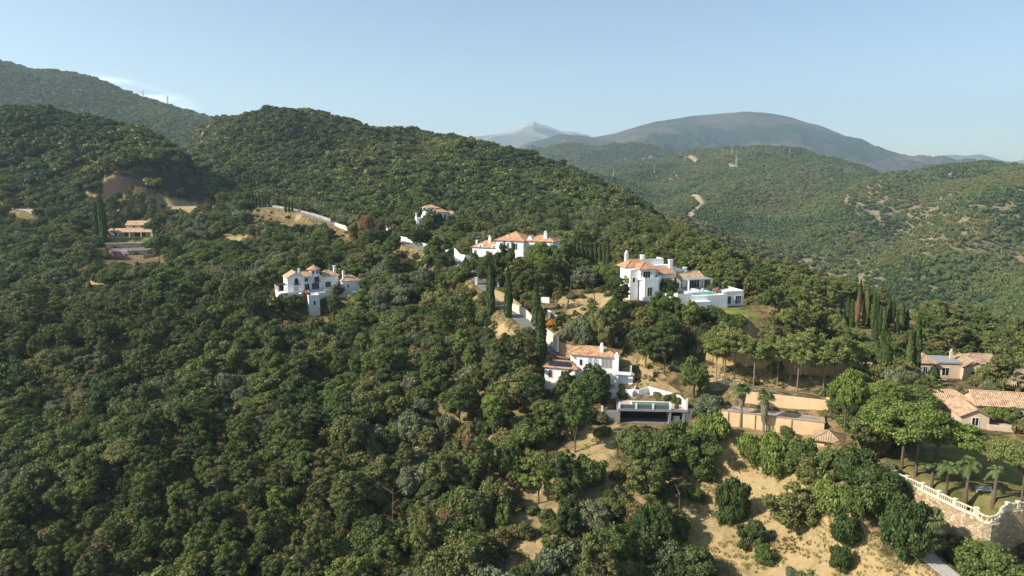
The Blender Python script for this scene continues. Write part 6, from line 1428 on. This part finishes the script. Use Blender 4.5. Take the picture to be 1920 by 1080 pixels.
# low bushes and weeds on the open banks among the villas
x, y, g = jitter(165, 460, -.5, .45, 3.6, 16); d, lw, ga, cu = cover(x, y); z = gz(x, y); k = (lw < .5) & (cu < .5) & (g.random(len(x)) < np.where(d > .5, .42, .25)) & ~in_pads(x, y, .8) & (dist_road(x, y, RD_MAIN) > 4) & seen(x, y, z, 1.0); x, y, z = x[k], y[k], z[k]
assign(x, y, z, g.uniform(.4, 1.5, len(x)), g, lambda x, y, z, g: (['shrub'] * len(x), [['olive green', 'scrub', 'scrub', 'mid green', 'grey-green'][int(g.integers(5))] for _ in x]))
# ---- masses: one object of points that carries instances
def instancer(name, protos, x, y, z, s, pid, label=None, sz=None, rot=None):
    col = bpy.data.collections.new(name + '_forms')
    for i, me in enumerate(protos):
        o = bpy.data.objects.new(f'{name}_{chr(97 + i)}', me); col.objects.link(o)
    N = len(x); me = bpy.data.meshes.new(name); me.vertices.add(N); me.vertices.foreach_set('co', np.stack([x, y, z], 1).astype(np.float32).ravel())
    for nm, tp, ar in (('sc', 'FLOAT', s), ('pid', 'INT', pid), ('rot', 'FLOAT', np.random.default_rng(1).uniform(0, 6.28, N)), ('szz', 'FLOAT', sz if sz is not None else s)):
        a = me.attributes.new(nm, tp, 'POINT'); a.data.foreach_set('value', np.asarray(ar).astype(np.int32 if tp == 'INT' else np.float32))
    o = bpy.data.objects.new(name, me); C.objects.link(o); o['kind'] = 'stuff'
    if label: o['label'] = label
    ng = bpy.data.node_groups.new(name, 'GeometryNodeTree'); ng.interface.new_socket('Geometry', in_out='INPUT', socket_type='NodeSocketGeometry'); ng.interface.new_socket('Geometry', in_out='OUTPUT', socket_type='NodeSocketGeometry')
    nd = ng.nodes; a = nd.new('NodeGroupInput'); b = nd.new('NodeGroupOutput'); ip = nd.new('GeometryNodeInstanceOnPoints'); ci = nd.new('GeometryNodeCollectionInfo')
    ci.inputs['Collection'].default_value = col; ci.inputs['Separate Children'].default_value = True; ci.inputs['Reset Children'].default_value = True
    def na(n_, t):
        q = nd.new('GeometryNodeInputNamedAttribute'); q.data_type = t; q.inputs['Name'].default_value = n_; return q.outputs['Attribute']
    cr = nd.new('ShaderNodeCombineXYZ'); ng.links.new(na('rot', 'FLOAT'), cr.inputs[2]); cs_ = nd.new('ShaderNodeCombineXYZ'); s_ = na('sc', 'FLOAT')
    for i in (0, 1): ng.links.new(s_, cs_.inputs[i])
    ng.links.new(na('szz', 'FLOAT'), cs_.inputs[2])
    ng.links.new(a.outputs[0], ip.inputs['Points']); ng.links.new(ci.outputs[0], ip.inputs['Instance']); ip.inputs['Pick Instance'].default_value = True; ng.links.new(na('pid', 'INT'), ip.inputs['Instance Index'])
    ng.links.new(cr.outputs[0], ip.inputs['Rotation']); ng.links.new(cs_.outputs[0], ip.inputs['Scale']); ng.links.new(ip.outputs[0], b.inputs[0])
    o.modifiers.new('scatter', 'NODES').node_group = ng; return o
LIMIT = {'oak': 300 - sum(p[3] == 'oak' for p in PLANTED), 'pine': 200, 'olive': 120, 'shrub': 200}
WORD = {'oak': 'oak_wood', 'pine': 'pine_wood', 'olive': 'olive_grove', 'shrub': 'scrub'}
INDIV = []
for kd, L in groups.items():
    L.sort(key=lambda q: -q[3] / math.hypot(q[1], H - q[2])); fr = [(-5 < proj(q[0], q[1], q[2])[0] < 1925) and (proj(q[0], q[1], q[2] + q[3])[1] < 1075) for q in L]; vis = [q for q, f_ in zip(L, fr) if f_]; big, rest = vis[:LIMIT[kd]], vis[LIMIT[kd]:] + [q for q, f_ in zip(L, fr) if not f_]
    for x_, y_, z_, h_, t_ in big:
        hh = h_ * (1.25 if kd == 'pine' else 1.0); INDIV.append(plant(kd, (x_, y_, z_ - .1), hh, t_, None, None, rad=h_ * (.66 if kd == 'oak' else .52 if kd == 'olive' else .42 if kd == 'pine' else .95)))
    if rest:
        tints = sorted({q[4] for q in rest}); pr, idx = [], {}
        for t in tints:
            idx[t] = []
            for c, tk in SH[kd][:3]:
                idx[t].append(len(pr)); pr.append(joined(f'{kd}_form', c, tk, LM[t], M['bark']))
        a = np.array([q[:4] for q in rest]); gg = np.random.default_rng(5); pid = np.array([idx[q[4]][int(gg.integers(3))] for q in rest])
        rad = a[:, 3] * {'oak': .66, 'olive': .52, 'pine': .42, 'shrub': .95}[kd]
        rad = rad * gg.uniform(.85, 1.2, len(rad)); instancer(WORD[kd], pr, a[:, 0], a[:, 1], a[:, 2] - .1, rad, pid, f"{ {'oak':'rest of the dark evergreen oak wood on the slopes','pine':'rest of the pines scattered through the near slopes','olive':'rest of the grey-green trees among the oaks','shrub':'low scrub and bushes between the trees'}[kd]}", a[:, 3] * (1.25 if kd == 'pine' else 1) / HU[kd])

# tufts of dry grass on the open slopes
def tuft(seed, n_=26):
    g = np.random.default_rng(seed); v, f = [], []
    for k in range(n_):
        a = g.uniform(0, 6.28); r = g.uniform(0, .6); b_ = Vector((r * math.cos(a), r * math.sin(a), -.05)); l_ = g.uniform(.5, 1.0); t = b_ + Vector((g.uniform(-.35, .35), g.uniform(-.35, .35), l_)); s = Vector((g.uniform(-1, 1), g.uniform(-1, 1), 0)).normalized() * .09; k0 = len(v); v += [b_ - s, b_ + s, t + s * .3, t - s * .3]; f.append([k0, k0 + 1, k0 + 2, k0 + 3])
    me = bpy.data.meshes.new('grass_tuft'); me.from_pydata(v, [], f); at = me.attributes.new('tint', 'FLOAT', 'POINT'); at.data.foreach_set('value', np.repeat(g.uniform(.7, 1.3, n_), 4).astype(np.float32)); return me
TU = [tuft(i) for i in range(3)]
tl = []
for t_, mm in enumerate(('straw', 'scrub')):
    for q in TU: c = q.copy(); c.materials.append(LM[mm]); tl.append(c)
x, y, g = jitter(92, 200, -.3, .75, .62, 15); d, lw, ga, cu = cover(x, y); k = (d > .5) & (g.random(len(x)) < np.clip(.32 + 1.5 * fbm(x / 5, y / 5, 3, 58), .03, 1)) & ~in_pads(x, y, 0) & (dist_road(x, y, RD_PATH) > 1.5); x, y = x[k], y[k]
gn = fbm(x / 9, y / 9, 3, 55); pid = np.where(gn > .30, 3, 0) + g.integers(0, 3, len(x)); instancer('grass', tl, x, y, gz(x, y), g.uniform(.35, .9, len(x)), pid, 'dry straw grass and low weeds on the open slopes', g.uniform(.25, .7, len(x)))

# ---- hill forests
mid = []
g0 = np.random.default_rng(8)
for t in ('dark green', 'mid green', 'olive green', 'yellow-green'):
    for i in range(2):
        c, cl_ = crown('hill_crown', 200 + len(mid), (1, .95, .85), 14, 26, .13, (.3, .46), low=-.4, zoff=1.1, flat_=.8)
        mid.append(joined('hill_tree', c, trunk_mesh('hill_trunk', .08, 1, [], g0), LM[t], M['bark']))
x, y, g = jitter(455, 1120, -1.05, .75, 5.4, 21); z = gz(x, y); d, lw, ga, cu = cover(x, y); N = len(x); h = np.where(y < 580, g.uniform(5, 9.5, N), g.uniform(4, 8.2, N))
fd = np.clip((fbm(x / 60, y / 60, 4, 77) - 0.25) * 3, 0, 1); k = seen(x, y, z, h) & ((cu < .5) | (g.random(N) < .06)) & (d < .5) & (g.random(N) < .90 - .6 * fd) & (dist_road(x, y, RD_MAIN) > 5)
bx, by = proj(x, y, z); k &= ~((bx > 285) & (bx < 402) & (by > 372) & (by < 394)); k &= clear(x, y, z, h, h / 2)
x, y, z, h = x[k], y[k], z[k], h[k]; N = len(x); cn = fbm(x / 70, y / 70, 3, 13); t = np.clip((cn * 3 + 1.5 + g.normal(0, .8, N)).astype(int), 0, 3)
instancer('hill_forest', mid, x, y, z - .3, h * .58, t * 2 + g.integers(0, 2, N), 'pine and oak forest covering the wooded ridge and left hill', h * .5)
# scrub under the hill forest
x, y, g = jitter(455, 1000, -1.0, .7, 5.5, 22); z = gz(x, y); d, lw, ga, cu = cover(x, y); N = len(x); h = g.uniform(1.2, 2.6, N); k = seen(x, y, z, h) & ((cu < .5) | (g.random(N) < .15)) & (d < .5) & (g.random(N) < .6) & (dist_road(x, y, RD_MAIN) > 5); k &= clear(x, y, z, h, h)
x, y, z, h = x[k], y[k], z[k], h[k]; N = len(x)
sm = []
for t in ('scrub', 'olive green', 'mid green'):
    c, _ = crown('scrub_crown', 300 + len(sm), (1, .95, .6), 9, 22, .16, (.36, .5), low=-.1, zoff=.2); sm.append(joined('scrub_form', c, None, LM[t], M['bark']))
instancer('hill_scrub', sm, x, y, z - .2, h, g.integers(0, 3, N), 'low scrub on the wooded ridge', h)
# far valley sides
far = []
for t in ('dark green', 'mid green', 'olive green'):
    for i in range(2):
        c, _ = crown('far_crown', 400 + len(far), (1, 1, .9), 6, 12, .26, (.45, .62), low=-.3, zoff=.7); far.append(joined('far_tree', c, None, LM[t], M['bark']))
E2v = (Z2 - H) / Y2
def seen2(x, y, z, h):
    fj = (x / y + 1.25) / 2.5 * (NS2 - 1); fi = (np.log(y) - math.log(HY0)) / (math.log(HY1) - math.log(HY0)) * (NY2 - 1) - 3
    own = bil(HM2, np.maximum(fi, 0), fj); e = (z + h - H) / y; f1 = (x / y - GS0) / (GS1 - GS0) * (NS - 1)
    return (e > own - .001) & (e > bil(HM[-2:], np.zeros(len(x)), f1) - .002)
HM2 = np.maximum.accumulate(E2v, axis=0)
def farwood(name, y0, y1, s0, s1, sp, seed, hr, label):
    x, y, g = jitter(y0, y1, s0, s1, sp, seed); z = gz2(x, y); N = len(x); h = g.uniform(*hr, N); b_ = bare_at(x, y); tr_ = np.zeros(N)
    fj = (x / y + 1.25) / 2.5 * (NS2 - 1); fi = (np.log(y) - math.log(HY0)) / (math.log(HY1) - math.log(HY0)) * (NY2 - 1); tr_ = bil(trk_, fi, fj)
    k = seen2(x, y, z, h) & (g.random(N) < .95 - .6 * b_) & (tr_ < .05); x, y, z, h = x[k], y[k], z[k], h[k]; N = len(x)
    cn = fbm(x / 200, y / 200, 3, 14); t = np.clip((cn * 4.0 + 1.1 + g.normal(0, .45, N)).astype(int), 0, 2); print(name, N)
    instancer(name, far, x, y, z - .3, h * .62, t * 2 + g.integers(0, 2, N), label, h * .62)
farwood('valley_forest', 560, 1500, .05, .85, 5.6, 31, (3.8, 7.5), 'scattered pines on the dry far side of the valley')
farwood('far_forest', 1500, 2500, .0, .85, 7.6, 32, (5, 9), 'forest on the far ridge with the pylons')
farwood('far_forest', 2500, 3600, -.02, .35, 15, 34, (8, 13), 'forest on the low hills below the big mountain')
farwood('mountain_forest', 560, 2000, -.9, -.36, 8.5, 33, (6, 11), 'forest on the left mountain side')
# bare dead trees standing in the wood
for k, (a_, b_, t_) in enumerate([(1515/3, 790, 750), (507, 745, 712), (1020, 760, 728), (300, 800, 770), (655, 830, 800), (420, 940, 905), (1180, 905, 870)]):
    dead(a_, b_, t_, 100, ['bare pale tree', 'dry leafless tree', 'leafless grey tree', 'thin dead tree', 'grey dead tree', 'silvery dead tree', 'broken dead tree'][k] + ' showing between the crowns of the near wood', 30 + k, (rng.uniform(-.8, .8), 0))
# ================================================================ LABELS for the trees of the wood: nearest landmark, side and order
LAND = [(580, 540, 'the oak-wood villa'), (820, 415, 'the hilltop villa'), (960, 470, 'the long villa'), (1240, 525, 'the pool villa'), (1090, 690, 'the arched villa'), (1215, 765, 'the open garage'), (240, 440, 'the country house'),
 (1775, 695, 'the peach villa'), (1860, 760, 'the striped-roof house'), (1440, 780, 'the ochre storehouse'), (1540, 822, 'the tile kiosk'), (240, 870, 'the pale umbrella pine'), (734, 960, 'the bare dead tree'), (1010, 905, 'the full bright pine'), (775, 810, 'the large grey-green tree'),
 (685, 425, 'the reddish brown tree'), (1372, 935, 'the lone oak on the dry slope'), (907, 870, 'the bare-trunked slope pine'), (1014, 640, 'the tallest roadside cypress'), (1108, 475, 'the cypress row'), (1640, 600, 'the cypress clump'), (490, 378, 'the far roadside hedge'),
 (860, 1010, 'the big lower-middle oak'), (1480, 690, 'the slender pine row'), (300, 350, 'the bare brown cut'), (0, 1080, 'the bottom left corner'), (480, 1080, 'the bottom edge a quarter across'), (0, 760, 'the left edge two thirds down'), (0, 560, 'the left edge halfway down'), (420, 700, 'the wood centre below the oak-wood villa'),
 (620, 780, 'the wood left of the grey-green tree'), (180, 640, 'the wood below the country house'), (400, 900, 'the lower wood right of the umbrella pine'), (640, 640, 'the slope under the oak-wood villa'), (860, 620, 'the slope under the roadside gate')]
cell = {}
for r in [o for o in C.objects if o.get('_auto') == 1]:
    l_ = r.location; px, py = proj(l_.x, l_.y, l_.z + r['_h'] * .5)
    px = float(px); py = float(py)
    d, (lx, ly, nm) = min(((math.hypot(px - a, (py - b_) * 1.3), (a, b_, c_)) for a, b_, c_ in LAND), key=lambda q: q[0])
    dx, dy = px - lx, py - ly; side = ('right of' if dx > 0 else 'left of') if abs(dx) > abs(dy) * 1.2 else ('below' if dy > 0 else 'above')
    dist = 'just' if d < 55 else 'well' if d > 120 else ''
    r['group'] = f"{KIND[r['_k']][2]}s in the wood"
    cell.setdefault((r['_t'], r['_k'], dist, side, nm), []).append((px, py, r))
for (t, k, dist, side, nm), L in cell.items():
    L.sort(key=lambda q: q[0]); w_ = KIND[k][2]; base = f"{t} {w_} {(dist + ' ') if dist else ''}{side} {nm}"
    if len(L) == 1: L[0][2]['label'] = base; continue
    for i, (a, b_, r) in enumerate(L):
        o_ = ('leftmost' if i == 0 else 'rightmost' if i == len(L) - 1 else (ORD[i] if i < 16 else f'number {i+1}') + ' from left'); r['label'] = f"{base}, {o_} of {len(L)}"
    for a, b_, r in L:
        if len(r['label'].split()) > 16: r['label'] = r['label'].rsplit(' of ', 1)[0]
        if len(r['label'].split()) > 16: r['label'] = r['label'].replace(' from left', '')
        if len(r['label'].split()) > 16: r['label'] = r['label'].replace('well ', '').replace('just ', '')
# copies of the same cypress left unlabelled above
nn_ = {}
for r in [o for o in C.objects if '_auto' in o.keys()]:
    for k in ('_t', '_k', '_h', '_auto'): del r[k]
# last look for labels that still coincide
_seen = {}
for o in C.objects:
    if o.parent is None and o.get('label') and o.get('category'): _seen.setdefault(o['label'], []).append(o)
for l_, L in _seen.items():
    if len(L) > 1:
        L.sort(key=lambda o: o.location.y)
        for i, o in enumerate(L): o['label'] = ('nearer ' if i == 0 else 'farther ' if i == 1 else 'farthest ') + l_
